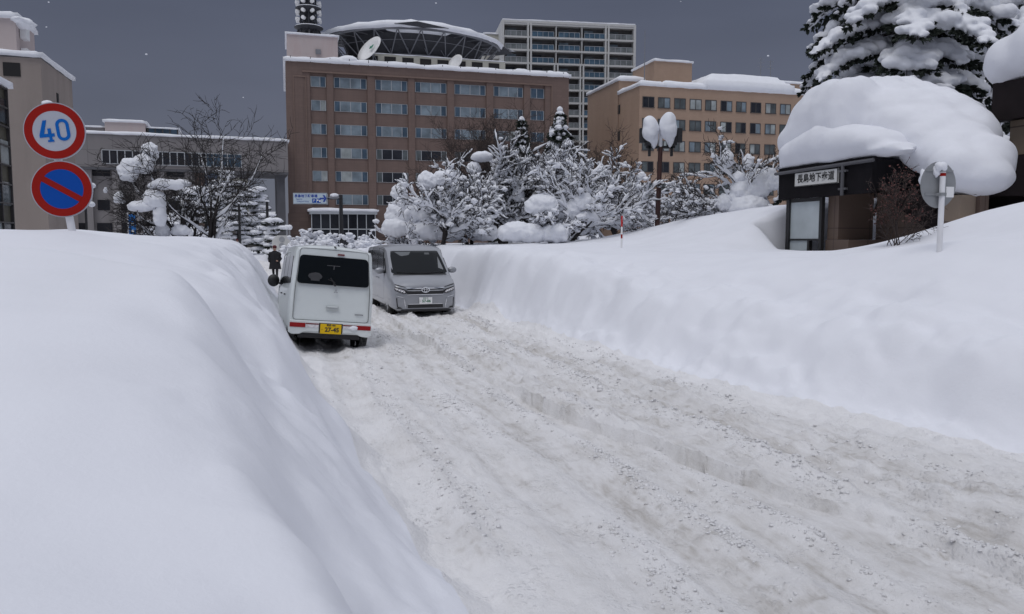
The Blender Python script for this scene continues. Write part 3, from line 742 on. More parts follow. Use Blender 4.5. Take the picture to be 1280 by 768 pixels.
# ---- left: beige block with penthouse -------------------------------------------------
D = frame_of('beige_building', at(62, 300, 62), TB)
tag(D, 'beige windowless building with snow on its roof behind the round road signs', 'building')
HD = at(62, 66, 62).z - .35
MB().box(-26, 0, 0, 9.2, 0, HD).build('wall', M['beige'], D)
MB().box(-26.02, .02, -.02, 9.22, HD - .1, HD + .02).build('coping', M['grey_dark'], D)
x0, x1 = lx(D, 18, 0), lx(D, 39, 0); MB().box(x0, x1, -.06, .0, lz(D, x0, 0, 95), lz(D, x0, 0, 78)).build('vent', M['dark'], D)
for z in (HD - 3.5, HD - 5.6): MB().box(.0, .05, 4.0, 4.5, z, z + 1.5).build('slit_window', M['dark'], D)
MB().box(-25, -2.2, 2.2, 7.0, HD, HD + 3.35).build('penthouse', M['pale_pink'], D)
for z in (HD + .3, HD + 2.0): MB().box(-2.15, -1.7, 3.0, 3.9, z, z + .95).build('air_conditioner', M['white'], D)
snow_slab(-26, 0, 0, 9.2, HD + .02, .55, D, 41); snow_slab(-25, -2.2, 2.2, 7, HD + 3.35, .6, D, 42)
sb = MB(); sb.blob((-2.0, 3.2, HD + 3.2), (.9, 1.3, .45), 3, .3, 4); sb.build('snow_cornice', M['snow_far'], D, smooth=True)
rm = empty('red_mast', onroof(D, -6.3, 4, HD + 3.35), TB); tag(rm, 'red steel lattice mast foot on the roof at the top left corner', 'mast')
m = MB(); m.bar((.8, 0, 0), (-.6, 0, 4), .16); m.bar((-.8, 0, 0), (-.2, 0, 4), .16); m.bar((.5, 0, 1), (-.6, 0, 1.4), .1); m.build('red_leg', mat('red_steel', (.35, .02, .03), .5), rm)
# ---- left: glazed low office -----------------------------------------------------------
G = frame_of('glazed_office', at(18.5, 300, 42), TB)
tag(G, 'dark glazed low office at the left edge of the picture with snow on top', 'building')
HG = at(18.5, 109, 42).z
MB().box(-14, -.12, -24, 0, 0, HG).build('wall', mat('olive_panel', (.075, .07, .05), .6, var=.4, vscale=1.2), G)
fr = MB()
for k in range(16): fr.box(-.12, .04, -24 + k * 1.6 - .04 - .0, -24 + k * 1.6 + .04, 0, HG)
for z in np.arange(.9, HG, 1.0): fr.box(-.12, .06, -24, 0, z - .035, z + .035)
fr.build('mullion', M['alu_dark'], G)
for j in range(4):
    zb = HG - 1.95 - j * 2.15
    for k in range(15):
        MB().box(-.1, -.05, -24 + k * 1.6 + .05, -24 + (k + 1) * 1.6 - .05, zb, zb + 1.25).build('pane', rt.choice([M['glass_d'], M['glass_t'], M['glass_d'], M['glass_c'], M['glass_b']]), G)
snow_slab(-14, 0, -24, 0, HG, .45, G, 51)

# ---- grey complex with the bridge over the street -----------------------------------------
TG = R(20)
H_ = empty('grey_complex', (0, 0, 0)); 
er = at(362.5, 300, 121); l0 = 30.5
org = (er.x - math.cos(TG) * l0, er.y - math.sin(TG) * l0)
H_.location = (org[0], org[1], 0); H_.rotation_euler = (0, 0, TG); H_['_rz'] = TG
tag(H_, 'grey panelled building with a long window band bridging the street', 'building')
HT, HBt = 17.0, 12.3
MB().box(-14, l0, 0, 9, HBt, HT).build('bridge_wall', M['grey_panel'], H_)
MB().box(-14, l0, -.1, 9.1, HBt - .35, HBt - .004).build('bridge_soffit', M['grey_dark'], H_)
snow_slab(-14, l0, 0, 9, HT, .45, H_, 61)
xa, xb = lx(H_, 134), lx(H_, 306)
wb = MB(); n = 19; zt = 15.25; h = 1.9
zt = lz(H_, xa, 0, 187)
wb.box(xa, xb, -.06, .05, zt - .1, zt); wb.box(xa, xb, -.1, .05, zt - h - .1, zt - h)
for k in range(n + 1): x = xa + (xb - xa) * k / n; wb.box(x - .06, x + .06, -.06, .05, zt - h, zt - .1)
wb.box(xb - 5.6, xb, -.05, .05, zt - .62, zt - .55)
wbo = wb.build('window_band', M['alu'], H_)
for k in range(n):
    x = xa + (xb - xa) * k / n; x1 = xa + (xb - xa) * (k + 1) / n
    MB().box(x + .06, x1 - .06, -.03, 0, zt - h, zt - .1).build('pane', M['glass_b'] if k > n - 6 else M['glass_d'], wbo)
# lower body to the ground on the left
xe = lx(H_, 247)
MB().box(-14, xe, 1.2, 9, 0, HBt - .36).build('lower_wall', M['grey_wall'], H_)
pm = MB()
for px in (93, 116, 150, 178, 206, 240): x = lx(H_, px, .6); pm.box(x - .45, x + .45, .3, 1.2, 0, HBt - .36)
pm.build('pillar', M['grey_wall'], H_)
for (pa, pb, ya, yb) in ((102, 112, 208, 220), (120, 143, 208, 220), (154, 172, 208, 220), (182, 200, 208, 220), (213, 234, 208, 221), (126, 141, 250, 263), (124, 143, 279, 292), (100, 110, 250, 263), (155, 172, 250, 263), (184, 200, 250, 263), (155, 172, 279, 292), (213, 234, 250, 263), (213, 234, 276, 292), (100, 110, 279, 292)):
    xa_, xb_ = lx(H_, pa, 1.1), lx(H_, pb, 1.1); MB().box(xa_, xb_, 1.1, 1.19, lz(H_, xa_, 1.1, yb), lz(H_, xa_, 1.1, ya)).build('lower_window', M['glass_d'], H_)
# dark brown pier and blue grey pier, far pier
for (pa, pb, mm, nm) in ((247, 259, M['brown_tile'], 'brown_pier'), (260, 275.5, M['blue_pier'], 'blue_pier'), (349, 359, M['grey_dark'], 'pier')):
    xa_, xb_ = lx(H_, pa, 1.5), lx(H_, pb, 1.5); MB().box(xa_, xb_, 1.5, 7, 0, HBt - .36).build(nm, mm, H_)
# rooftop blocks
def rb(pa, pb, y0, yt, m, nm, seed, sh=.5):
    xa_, xb_ = lx(H_, pa, y0), lx(H_, pb, y0); z1 = lz(H_, xa_, y0, yt)
    MB().box(xa_, xb_, y0, y0 + 7, HT, z1).build(nm, m, H_); snow_slab(xa_, xb_, y0, y0 + 7, z1, sh, H_, seed)
rb(85, 138, 4, 157, M['grey_wall'], 'roof_block', 71, .3); rb(139, 189, 2.5, 152, M['pale_pink'], 'roof_block', 72, .6); rb(192, 229, 3, 160, M['glass_b'], 'glazed_roof_block', 73, .25)
gm = MB()
for px in (192, 201, 210, 219, 228.5): x = lx(H_, px, 2.9); gm.box(x - .1, x + .1, 2.88, 2.98, HT, lz(H_, x, 3, 160))
gm.build('roof_mullion', M['alu_dark'], H_)

# ---- cream flats seen under the bridge, and low shops ----------------------------------------
def block(name, pa, pb, Y, ytop, m, label, rz=TB, depth=14, floors=5, wins=4, snow=.9, sd=1, tank=False, wm=None):
    e = frame_of(name, at(pa, 300, Y), rz); tag(e, label, 'building')
    w = lx(e, pb); zt = lz(e, 0, 0, ytop)
    MB().box(0, w, 0, depth, 0, zt).build('wall', m, e)
    fh = zt / (floors + .2)
    for r_ in range(floors):
        for k in range(wins):
            x = w * (k + .18) / wins; z = .6 + r_ * fh
            f = MB(); f.box(x - .08, x + w / wins * .64 + .08, -.1, -.005, z + fh * .28, z + fh * .78); f = f.build('window', M['alu_dark'], e)
            MB().box(x, x + w / wins * .64, -.14, -.103, z + fh * .32, z + fh * .74).build('pane', wm or M['glass_d'], f)
    snow_slab(0, w, 0, depth, zt, snow, e, sd)
    if tank:
        MB().box(w * .45, w * .7, 2, 5, zt, zt + 3.2).build('roof_tank', m, e); snow_slab(w * .45, w * .7, 2, 5, zt + 3.2, 1.0, e, sd + 1)
    return e
block('cream_flats', 274, 313, 165, 208, M['cream'], 'cream block of flats with thick snow on its roof, seen through the bridge opening', floors=5, wins=3, snow=1.6, sd=81, tank=True, rz=R(30))
block('shop_building', 255, 350, 150, 268, mat('drab_wall', (.09, .085, .085), .8, var=.3, vscale=.7), 'low dark shop building far down the street under the bridge', floors=2, wins=9, snow=.6, sd=85, wm=M['glass_t'])
# ------------------------------------------------------------------ underpass entrance and the hut at the right
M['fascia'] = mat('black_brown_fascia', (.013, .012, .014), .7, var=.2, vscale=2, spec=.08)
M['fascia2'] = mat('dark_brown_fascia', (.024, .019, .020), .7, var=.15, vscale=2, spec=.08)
M['entr_tile'] = tile_mat('entrance_tile', (.17, .12, .095), (.07, .05, .04), 1.15, 1.15, .012, var=.05)
M['stone'] = tile_mat('beige_stone', (.36, .28, .21), (.15, .11, .09), 1.3, .8, .02, var=.06)
TE = TR + R(90)       # local x runs up the street (away), local y towards the road is +; x=0 at t=12
E = empty('underpass_entrance', st(13.8, 12.0), 0)
# local axes of E: x = +t (along the road), y = -s (towards the road)
E.rotation_euler = (0, 0, TE)
tag(E, 'dark underpass entrance with a black fascia and name board under a huge mound of snow', 'underpass entrance')
# x: 0..7 (t 12..19);  y: 0 at fascia, negative away from the road
Z0, Z1 = 3.12, 3.98
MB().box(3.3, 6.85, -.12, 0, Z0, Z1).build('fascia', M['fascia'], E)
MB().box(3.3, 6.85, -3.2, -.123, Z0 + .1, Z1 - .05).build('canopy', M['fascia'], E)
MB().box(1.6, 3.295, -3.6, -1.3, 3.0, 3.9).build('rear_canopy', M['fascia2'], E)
g = MB(); g.tube([(3.2, .07, Z1 - .1), (6.92, .07, Z1 - .14)], .045, 8); g.tube([(4.22, .07, Z1 - .1), (4.22, .07, Z0 - .02)], .045, 8)
for z in (Z0 + .12, Z1 - .3): g.box(4.10, 4.36, .0, .08, z, z + .05)
g.build('gutter', M['grey_dark'], E)
bd = MB(); bd.box(4.42, 6.10, .004, .05, 3.43, 3.80); bd = bd.build('name_board', mat('board_white', (.62, .62, .60), .5, var=.05), E)
bf = MB()
for q in ((4.42, 6.10, .05, .058, 3.43, 3.445), (4.42, 6.10, .05, .058, 3.785, 3.80), (4.42, 4.435, .05, .058, 3.445, 3.785), (6.085, 6.10, .05, .058, 3.445, 3.785)): bf.box(*q)
bf.build('board_rim', M['black'], bd)
text('長島地下歩道', 'lettering', M['text_black'], bd, .242, (5.26, .054, 3.615), (R(90), 0, R(180)), bold=.004, depth=.003, sx=1.0)
p = MB(); p.box(6.45, 6.58, -.2, -.07, -.2, Z0); p.box(5.15, 5.25, -.2, -.1, .2, Z0); p.box(5.25, 6.45, -.18, -.1, Z0 - .1, Z0 - .003); p.box(5.25, 6.45, -.18, -.1, 1.98, 2.03); p.box(5.6, 5.68, -.19, -.09, .2, 1.98)
p.build('post', M['black'], E)
gp = mat('frosted_glass', (.50, .55, .57), .25, var=.1, vscale=1.5)
MB().box(5.25, 6.45, -.155, -.13, 2.03, Z0 - .1).build('glass_panel', gp, E)
MB().box(5.68, 6.45, -.155, -.13, .3, 1.98).build('glass_panel', gp, E)
MB().box(4.3, 5.15, -1.4, -.25, .2, 2.0).build('tile_pier', M['entr_tile'], E)
MB().box(4.75, 5.15, -1.4, -.3, 2.003, Z0 + .09).build('tile_pier', M['entr_tile'], E)
MB().box(1.6, 4.7, -1.7, -1.45, -.2, Z0 + .09).build('back_wall', M['entr_tile'], E)
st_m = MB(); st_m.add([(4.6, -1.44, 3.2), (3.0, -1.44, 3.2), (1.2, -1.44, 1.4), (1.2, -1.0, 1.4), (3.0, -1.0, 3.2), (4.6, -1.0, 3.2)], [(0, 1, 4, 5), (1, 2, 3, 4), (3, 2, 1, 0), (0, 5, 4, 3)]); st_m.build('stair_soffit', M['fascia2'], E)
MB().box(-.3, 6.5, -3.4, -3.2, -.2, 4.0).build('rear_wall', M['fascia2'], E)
MB().box(1.7, 2.3, -1.44, -1.0, -.2, 3.0).build('end_pier', M['stone'], E)
# snow load : lumps joined into one skin.  (x along road, y to road)
def wob(seed, a=.10, f=.55):
    def fn(co, no):
        w = a * (pn(co[:,0] * f + co[:,2] * .7, co[:,1] * f - co[:,2] * .5, seed) + .4 * pn(co[:,0] * f * 2.7 + co[:,2], co[:,1] * f * 2.7 - co[:,2] * 1.5, seed + 2)) + a * .15 * pn(co[:,0] * 5 + co[:,2] * 3, co[:,1] * 5 - co[:,2] * 4, seed + 3)
        return co + no * w[:, None]
    return fn
fl = MB()
for x in np.arange(3.2, 6.5, .36):
    tp = 5.12 - .28 * abs(x - 5.2) - (.35 if x < 3.5 else 0)
    for y, r_ in ((-.42, .0), (-1.2, .12)):
        fl.blob((x, y, (tp + r_ + 4.0) / 2), (.62, .62, (tp + r_ - 4.0) / 2), 3, .03, int(x * 9))
fl.blob((2.85, -.25, 4.1), (.55, .4, .16), 3, .05, 3); fl.blob((2.45, -.1, 4.02), (.45, .22, .07), 3, .05, 5)
fl.box(3.25, 6.9, -2.4, .02, 3.985, 4.35)
remeshed(fl, 'canopy_snow', M['snow'], .07, 14, E, wob(5, .06, .8))
hu = MB()
tops = [(6.75, 5.6), (6.4, 6.15), (6.0, 6.4), (5.5, 6.45), (5.0, 6.35), (4.5, 6.12), (4.0, 5.88), (3.5, 5.6), (3.0, 5.25), (2.5, 4.9), (2.0, 4.45), (1.6, 4.05), (1.25, 3.65)]
for x, tz in tops:
    bz = 4.0 if x > 4.0 else 4.0 - (4.0 - x) * .42
    if x >= 4.9: hu.blob((x - .05, -.55, (tz - .22 + 4.1) / 2), (.6, .62, (tz - .22 - 4.1) / 2), 3, .02, int(x * 5)); hu.blob((x - .05, -1.0, (tz - .1 + 4.1) / 2), (.6, .6, (tz - .1 - 4.1) / 2), 3, .02, int(x * 5))
    for y, dz, xm in ((-1.35, -.32, 1.7), (-1.9, -.05, 2.1), (-2.6, 0, 3.0), (-3.4, -.3, 3.9)):
        if x < xm - .25: continue
        t2 = tz + dz; h2 = (t2 - bz) / 2
        hu.blob((x, y, bz + h2), (.66, .75, h2), 3, .02, int(x * 7))
hu.box(3.9, 6.6, -3.5, -1.3, 4.0, 5.0)
# the near end slumps down on to the snow behind the round sign
for x, y, z, r_ in ((1.75, -.9, 3.55, .5), (1.75, -1.4, 3.5, .6), (2.1, -1.8, 3.6, .65), (2.15, -1.1, 3.9, .5)):
    hu.blob((x, y, z), (r_, r_, r_ * .9), 3, .04, int(z * 9))
remeshed(hu, 'roof_snow', M['snow'], .09, 16, E, wob(9, .10, .5))
# ---- hut / building right, with a dark fascia, stone and a grille
s0, t0_ = to_st(*at(1231, 300, 20).xy)
K = empty('stone_building', at(1231, 300, 20).xy.to_3d(), TR - R(90)); K['_rz'] = TR - R(90)
tag(K, 'beige stone building with dark fascia under overhanging roof snow at the right edge', 'building')
zb, zt = lz(K, 0, 0, 153), lz(K, 0, 0, 105)
MB().box(0, 9, -.0, .3, zb, zt).build('fascia', M['fascia2'], K)
MB().box(.02, 9, .302, 8, zb + .03, zt - .02).build('roof_block', M['fascia2'], K)
MB().box(.25, .85, .35, .9, -.5, zb + .028).build('stone_pier', M['stone'], K)
MB().box(.852, 9, .35, .55, zb - .3, zb + .027).build('stone_lintel', M['stone'], K)
MB().box(.852, 9, 1.3, 1.5, -.5, zb + .02).build('dark_opening', M['dark'], K)
gr = MB()
for i in range(16): z = .8 + i * .155; gr.box(.86, 9, .5 + i * .045, .56 + i * .045, z, z + .05)
gr.build('grille', M['steel_grey'], K)
gs = MB()
for i in range(16): z = .8 + i * .155 + .052; gs.box(.86, 9, .49 + i * .045, .60 + i * .045, z, z + .045)
gs.build('grille_snow', M['snow_far'], K)
rs = MB()
for x in np.arange(.25, 9.6, .75):
    k = min(1, (x + .3) / 3.4); top = .95 + .75 * math.sin(k * math.pi / 2)
    rs.blob((x + .05, .55, zt + top * .55 - .1), (.85, 1.0, top * .62), 3, .03, int(x * 5)); rs.blob((x + .1, 2.2, zt + top * .5), (.9, 1.5, top * .6), 3, .03, int(x * 6))
rs.box(.0, 9, -.1, 5, zt + .02, zt + .7)
remeshed(rs, 'roof_snow', M['snow'], .11, 8, K, wob(14, .09, .5))
# ------------------------------------------------------------------ vehicles
M['car_white'] = mat('white_car_paint', (.68, .72, .72), .3, coat=.4, var=.03, vscale=1.5, dirt=(.42, .44, .43), dscale=1.6, damt=.35)
M['car_silver'] = mat('silver_car_paint', (.31, .32, .345), .36, metal=.3, coat=.5, var=.04, vscale=2, dirt=(.26, .26, .27), dscale=1.8, damt=.5)
M['car_glass'] = mat('car_glass', (.008, .010, .012), .08, spec=.16)
M['tyre'] = mat('tyre_rubber', (.02, .02, .02), .85, dirt=(.25, .25, .25), dscale=9, damt=.7)
M['rim'] = mat('steel_rim', (.45, .46, .48), .35, metal=.7)
M['plastic'] = mat('black_plastic', (.018, .018, .02), .5)
M['chrome'] = mat('chrome', (.72, .73, .75), .15, metal=1)
M['red_lens'] = mat('red_lens', (.28, .004, .006), .2, spec=.3)
M['dark_red'] = mat('dark_red_lens', (.16, .005, .01), .2, coat=.5)
M['clear_lens'] = mat('clear_lens', (.60, .58, .60), .15, coat=.5, var=.25, vscale=25)
M['yellow_plate'] = mat('yellow_plate', (.72, .46, .012), .5, spec=.2)
M['white_plate'] = mat('white_plate', (.78, .78, .78), .4)
M['seat'] = mat('seat_fabric', (.05, .05, .055), .9)
M['green_text'] = mat('green_letter_plate', (.02, .16, .08), .5)

def interp_ring(st_, nring=24):
    """section of a car body: x, half width low w, half width at roof wr, z0, zb, zt"""
    x, w, wr, z0, zb, zt = st_
    cr = min(.13, (zt - zb) * .5); h = []
    h.append((0, z0)); h.append((w - .10, z0)); h.append((w - .02, z0 + .05)); h.append((w, z0 + .14)); h.append((w, zb - .12)); h.append((w - .008, zb))
    def yy(z): return w - .008 + (wr - w + .008) * (z - zb) / max(zt - zb, .01)
    h.append((yy(zt - cr), zt - cr)); h.append((yy(zt - cr * .45) - .02, zt - cr * .38)); h.append((wr - .10, zt - .035)); h.append((wr - .24, zt - .004)); h.append((0, zt + .02))
    pts = [(x, y, z) for y, z in h] + [(x, -y, z) for y, z in h[-2:0:-1]]
    return pts
def loft(stations, lean=None):
    mb = MB(); rings = [interp_ring(s) for s in stations]; n = len(rings[0]); vs = []
    for r in rings: vs += [lean(*p) if lean else p for p in r]
    fs = []
    for i in range(len(rings) - 1):
        for j in range(n): a = i * n + j; b = i * n + (j + 1) % n; fs.append((a, a + n, b + n, b))
    fs.append(tuple(range(n))); fs.append(tuple((len(rings) - 1) * n + j for j in range(n))[::-1])
    mb.add(vs, fs); return mb
def fix_normals(me):
    b = bmesh.new(); b.from_mesh(me); bmesh.ops.recalc_face_normals(b, faces=b.faces); b.to_mesh(me); b.free()
def cut(o, cutters):
    """wheel arches"""
    fix_normals(o.data)
    for c in cutters:
        fix_normals(c.data); m = o.modifiers.new('cut', 'BOOLEAN'); m.object = c; m.operation = 'DIFFERENCE'; m.solver = 'EXACT'
    dg = bpy.context.evaluated_depsgraph_get(); dg.update(); me = bpy.data.meshes.new_from_object(o.evaluated_get(dg))
    o.modifiers.clear(); o.data = me
    for c in cutters: bpy.data.objects.remove(c)
def shade(o, ang=35):
    b = bmesh.new(); b.from_mesh(o.data)
    for f in b.faces: f.smooth = True
    for e in b.edges:
        if len(e.link_faces) == 2 and e.calc_face_angle(0) > R(ang): e.smooth = False
    b.to_mesh(o.data); b.free()
def rpoly(pts, r=.03, n=4):
    out = []; k = len(pts)
    for i in range(k):
        p = Vector(pts[i]); a = Vector(pts[i - 1]); b = Vector(pts[(i + 1) % k])
        d1 = (a - p); d2 = (b - p); rr = min(r, d1.length * .45, d2.length * .45); d1.normalize(); d2.normalize()
        p1 = p + d1 * rr; p2 = p + d2 * rr
        for j in range(n + 1):
            q = j / n; out.append(tuple((1 - q) ** 2 * p1 + 2 * q * (1 - q) * p + q * q * p2))
    return out
def panel(poly, fn, thick=.008, base=.0):
    """thin shaped panel: fn(u, v, off) -> point on the body, off = how far proud"""
    n = len(poly); c = Vector((sum(p[0] for p in poly) / n, sum(p[1] for p in poly) / n))
    vs = [fn(u, v, base + thick) for u, v in poly] + [fn(u, v, base - .015) for u, v in poly] + [fn(c[0], c[1], base + thick)]
    fs = [(2 * n, i, (i + 1) % n) for i in range(n)] + [(i, n + i, n + (i + 1) % n, (i + 1) % n) for i in range(n)]
    return MB().add(vs, fs)
def strip(poly, fn, w, thick=.006, base=0.0):
    """frame line around a closed poly"""
    n = len(poly); c = Vector((sum(p[0] for p in poly) / n, sum(p[1] for p in poly) / n)); out = []
    for p in poly: p = Vector(p); d = (p - c).normalized(); out.append(p + d * w)
    vs = [fn(*p, base + thick) for p in poly] + [fn(*p, base + thick) for p in out] + [fn(*p, base - .01) for p in out] + [fn(*p, base - .01) for p in poly]
    fs = []
    for a in range(4):
        b = (a + 1) % 4
        for i in range(n): j = (i + 1) % n; fs.append((a * n + i, b * n + i, b * n + j, a * n + j))
    return MB().add(vs, fs)
from mathutils.bvhtree import BVHTree
def bvh(o):
    dg = bpy.context.evaluated_depsgraph_get(); return BVHTree.FromPolygons([v.co[:] for v in o.data.vertices], [tuple(p.vertices) for p in o.data.polygons])
def cast(tree, sgn):
    def f(u, v, off):
        h = tree.ray_cast(Vector((sgn * 6, u, v)), Vector((-sgn, 0, 0)))[0]
        x = h.x if h else (0 if sgn > 0 else 0)
        return (x + sgn * off, u, v)
    return f
def drape(poly, fn, name, m, parent, th=.012, base=0.0, du=.05, dv=.06):
    """panel that follows the body: strips between the lower and upper outline"""
    us = [p[0] for p in poly]; lo, hi = min(us), max(us); n = max(2, int((hi - lo) / du)); zs_ = [p[1] for p in poly]; mth = max(2, int((max(zs_) - min(zs_)) / dv))
    mb = MB(); top = []; bot = []
    for i in range(n + 1):
        u = min(max(lo + (hi - lo) * i / n, lo + 1e-5), hi - 1e-5); zs = []
        for k in range(len(poly)):
            a, b = poly[k], poly[(k + 1) % len(poly)]
            if (a[0] - u) * (b[0] - u) <= 0 and abs(a[0] - b[0]) > 1e-9: zs.append(a[1] + (b[1] - a[1]) * (u - a[0]) / (b[0] - a[0]))
        a, b = min(zs), max(zs)
        for j in range(mth + 1): v = a + (b - a) * j / mth; top.append(fn(u, v, base + th)); bot.append(fn(u, v, base - .02))
    w = mth + 1; N = len(top); fs = []
    for i in range(n):
        for j in range(mth): a = i * w + j; fs += [(a, a + w, a + w + 1, a + 1), (a + N, a + 1 + N, a + w + 1 + N, a + w + N)]
        fs += [(i * w, i * w + N, i * w + w + N, i * w + w), (i * w + mth, i * w + w + mth, i * w + w + mth + N, i * w + mth + N)]
    for j in range(mth): fs += [(j, j + 1, j + 1 + N, j + N), (n * w + j, n * w + j + N, n * w + j + 1 + N, n * w + j + 1)]
    mb.add(top + bot, fs); o = mb.build(name, m, parent); fix_normals(o.data); shade(o, 50); return o
def wheel(parent, x, y, r, w, side):
    wv = MB(); n = 28
    prof = [(-w/2 + .02, r * .62), (-w/2, r * .75), (-w/2 + .01, r * .93), (-w/2 + .03, r), (w/2 - .03, r), (w/2 - .01, r * .93), (w/2, r * .75), (w/2 - .02, r * .62)]
    vs = [(rr * math.cos(2*math.pi*k/n), a, rr * math.sin(2*math.pi*k/n)) for a, rr in prof for k in range(n)]
    fs = [(j*n+k, j*n+(k+1)%n, ((j+1)%len(prof))*n+(k+1)%n, ((j+1)%len(prof))*n+k) for j in range(len(prof)) for k in range(n)]
    wo = empty('wheel', (x, y, r)); wo.parent = parent
    wv.add(vs, fs); wv.build('tyre', M['tyre'], wo, smooth=True)
    rm = MB(); o = side * (w / 2 - .035); rm.cyl((0, o - side * .05, 0), (0, o - side * .03, 0), r * .63, 24)
    for k in range(7):
        a = 2 * math.pi * k / 7; rm.bar((.05 * math.cos(a), o, .05 * math.sin(a)), (r * .6 * math.cos(a), o, r * .6 * math.sin(a)), .05, .03)
    rm.cyl((0, o - side * .02, 0), (0, o + side * .02, 0), .06, 12); rm.build('rim', M['rim'], wo)
def mirror(parent, x, y, z, side, m, w=.2, h=.16):
    mb = MB(); mb.blob((x + .02, y + side * .13, z), (.07, w / 2, h / 2), 3, 0); b = mb.build('door_mirror', m, parent, smooth=True)
    MB().bar((x, y, z - .05), (x, y + side * .08, z - .04), .04).build('mirror_arm', M['plastic'], b)

# ---- white boxy small van, seen from behind (origin: rear axle line on ground, x forward from rear bumper)
def white_van():
    c = at(413, 438, 13.9); e = empty('white_van', (c.x - .03, c.y, .02), R(90) + R(20.5), rx=R(5.4), ry=R(2.0))
    e.rotation_mode = 'XYZ'
    tag(e, 'boxy white small van with a yellow number plate, driving away by the snow bank', 'van')
    W_ = .7375; ZB, ZT = 1.08, 1.86
    def lean(x, y, z):
        if x < 1.2: k = max(0, z - ZB) / (ZT - ZB); x = x + .10 * k * (1 - x / 1.2)
        return (x, y, z)
    S = [(.0, W_ - .05, .64, .34, ZB, ZT - .045), (.035, W_ - .012, .665, .30, ZB, ZT - .012), (.09, W_, .675, .29, ZB, ZT), (.4, W_, .68, .27, ZB, ZT + .015), (1.2, W_, .68, .27, ZB, ZT + .02), (2.0, W_, .68, .27, ZB, ZT + .005), (2.45, W_, .665, .27, ZB, ZT - .05),
         (2.62, W_, .64, .27, ZB, ZT - .16), (2.98, W_, .655, .27, 1.0, 1.30), (3.08, W_ - .01, .66, .27, .9, 1.12), (3.3, W_ - .04, .64, .28, .8, 1.0), (3.38, W_ - .09, .58, .32, .7, .9)]
    body = loft(S, lean).build('body', M['car_white'], e)
    cs = []
    for x in (.52, 2.90):
        for sd in (-1, 1): cs.append(MB().cyl((x, sd * .50, .29), (x, sd * .85, .29), .335, 28).build('arch_raw', M['dark']))
    cut(body, cs); shade(body, 28)
    MB().box(.12, 3.2, -.55, .55, .20, .32).build('underbody', M['plastic'], e)
    ub = MB(); ub.cyl((.52, -.6, .28), (.52, .6, .28), .06); ub.blob((.5, 0, .26), .14, 2, 0); ub.tube([(.15, -.35, .24), (.5, -.35, .24), (1, -.3, .26)], .04); ub.box(.14, .3, -.5, .5, .26, .34)
    ub.build('axle', M['plastic'], e)
    for x in (.52, 2.9):
        for sd in (-1, 1):
            iw = MB().cyl((x, sd * .495, .30), (x, sd * .50, .30), .335, 24).build('arch_liner', M['dark'], e)
            wheel(e, x, sd * .655, .285, .155, sd)
    def rear(u, v, off):   # u = left(+y), v = z
        k = max(0, v - ZB) / (ZT - ZB); return (.10 * k - .004 - off, u, v)
    # tailgate seam
    tg = rpoly([(-.665, .53), (.665, .53), (.655, 1.1), (.60, 1.80), (-.60, 1.80), (-.655, 1.1)], .06)
    strip(tg, rear, .007, .002).build('tailgate_seam', mat('seam', (.06, .06, .06), .8), e)
    gl = panel(rpoly([(-.64, 1.17), (.64, 1.17), (.605, 1.68), (-.605, 1.68)], .08, 6), rear, .006).build('rear_window', M['car_glass'], e)
    hs = MB(); hs.blob((.055, .33, 1.31), (.012, .12, .07), 2, .1, 3); hs.box(.03, .05, .25, .40, 1.23, 1.30); hs.build('head_rest', mat('seen_head_rest', (.05, .05, .055), .6), gl, loc=(-.022, 0, 0)).scale = (.3, 1, 1)
    sm = MB(); sm.box(.062, .064, -.10, .13, 1.515, 1.523); sm.box(.062, .064, .0, .012, 1.45, 1.52); sm.build('painted_reflection', mat('pale_reflection_bar', (.12, .12, .13), .5), gl, loc=(-.034, 0, 0))  # pale bars laid on the rear glass, a reflection put in as colour
    wp = MB(); wp.bar((.0, -.04, 1.165), (-.012, -.0, 1.20), .035); wp.bar((-.02, -.03, 1.18), (.0, .06, 1.30), .02); wp.bar((-.012, .10, 1.27), (-.004, -.03, 1.225), .012); wp.build('rear_wiper', M['plastic'], e)
    hl = MB(); hl.box(.06, .085, -.17, -.05, 1.715, 1.74); hl.build('stop_lamp', M['dark_red'], e)
    # emblem: three small lozenges
    em = MB()
    for a in (90, 210, 330):
        ux, uz = math.cos(R(a)), math.sin(R(a)); px_, pz_ = -uz, ux
        c0 = (-.05, 1.06); L = .045; w_ = .014
        pts = [(c0[0], c0[1]), (c0[0] + ux * L * .5 + px_ * w_, c0[1] + uz * L * .5 + pz_ * w_), (c0[0] + ux * L, c0[1] + uz * L), (c0[0] + ux * L * .5 - px_ * w_, c0[1] + uz * L * .5 - pz_ * w_)]
        vs = [rear(u, v, .012) for u, v in pts] + [rear(u, v, 0) for u, v in pts]
        em.add(vs, [(0, 1, 2, 3), (0, 4, 5, 1), (1, 5, 6, 2), (2, 6, 7, 3), (3, 7, 4, 0)])
    em.build('emblem', M['rim'], e)
    hr = panel(rpoly([(-.12, .72), (.10, .72), (.10, .80), (-.12, .80)], .015), rear, .004).build('handle_recess', mat('recess_white', (.50, .53, .53), .4), e)
    MB().box(-.03, -.006, -.10, .08, .775, .80).build('tailgate_handle', M['car_white'], hr)
    bdg = MB(); 
    for i in range(7): bdg.box(-.014, -.004, -.565 + i * .022, -.55 + i * .022, .655, .678)
    bdg.build('badge', M['steel_grey'], e)
    text('4WD', 'badge_letters', M['rim'], e, .045, (-.008, .03, .765), (R(90), 0, R(-90)), sx=1.3)
    # bumper with lamps and plate
    bp = MB(); bp.prism(rpoly([(-.735, .30), (-.72, .52), (.72, .52), (.735, .30), (.66, .265), (.54, .275), (.44, .325), (-.44, .325), (-.54, .275), (-.66, .265)], .02), 'x', -.05, .06)
    bpo = bp.build('rear_bumper', M['car_white'], e); bevel(bpo, .015, 3)
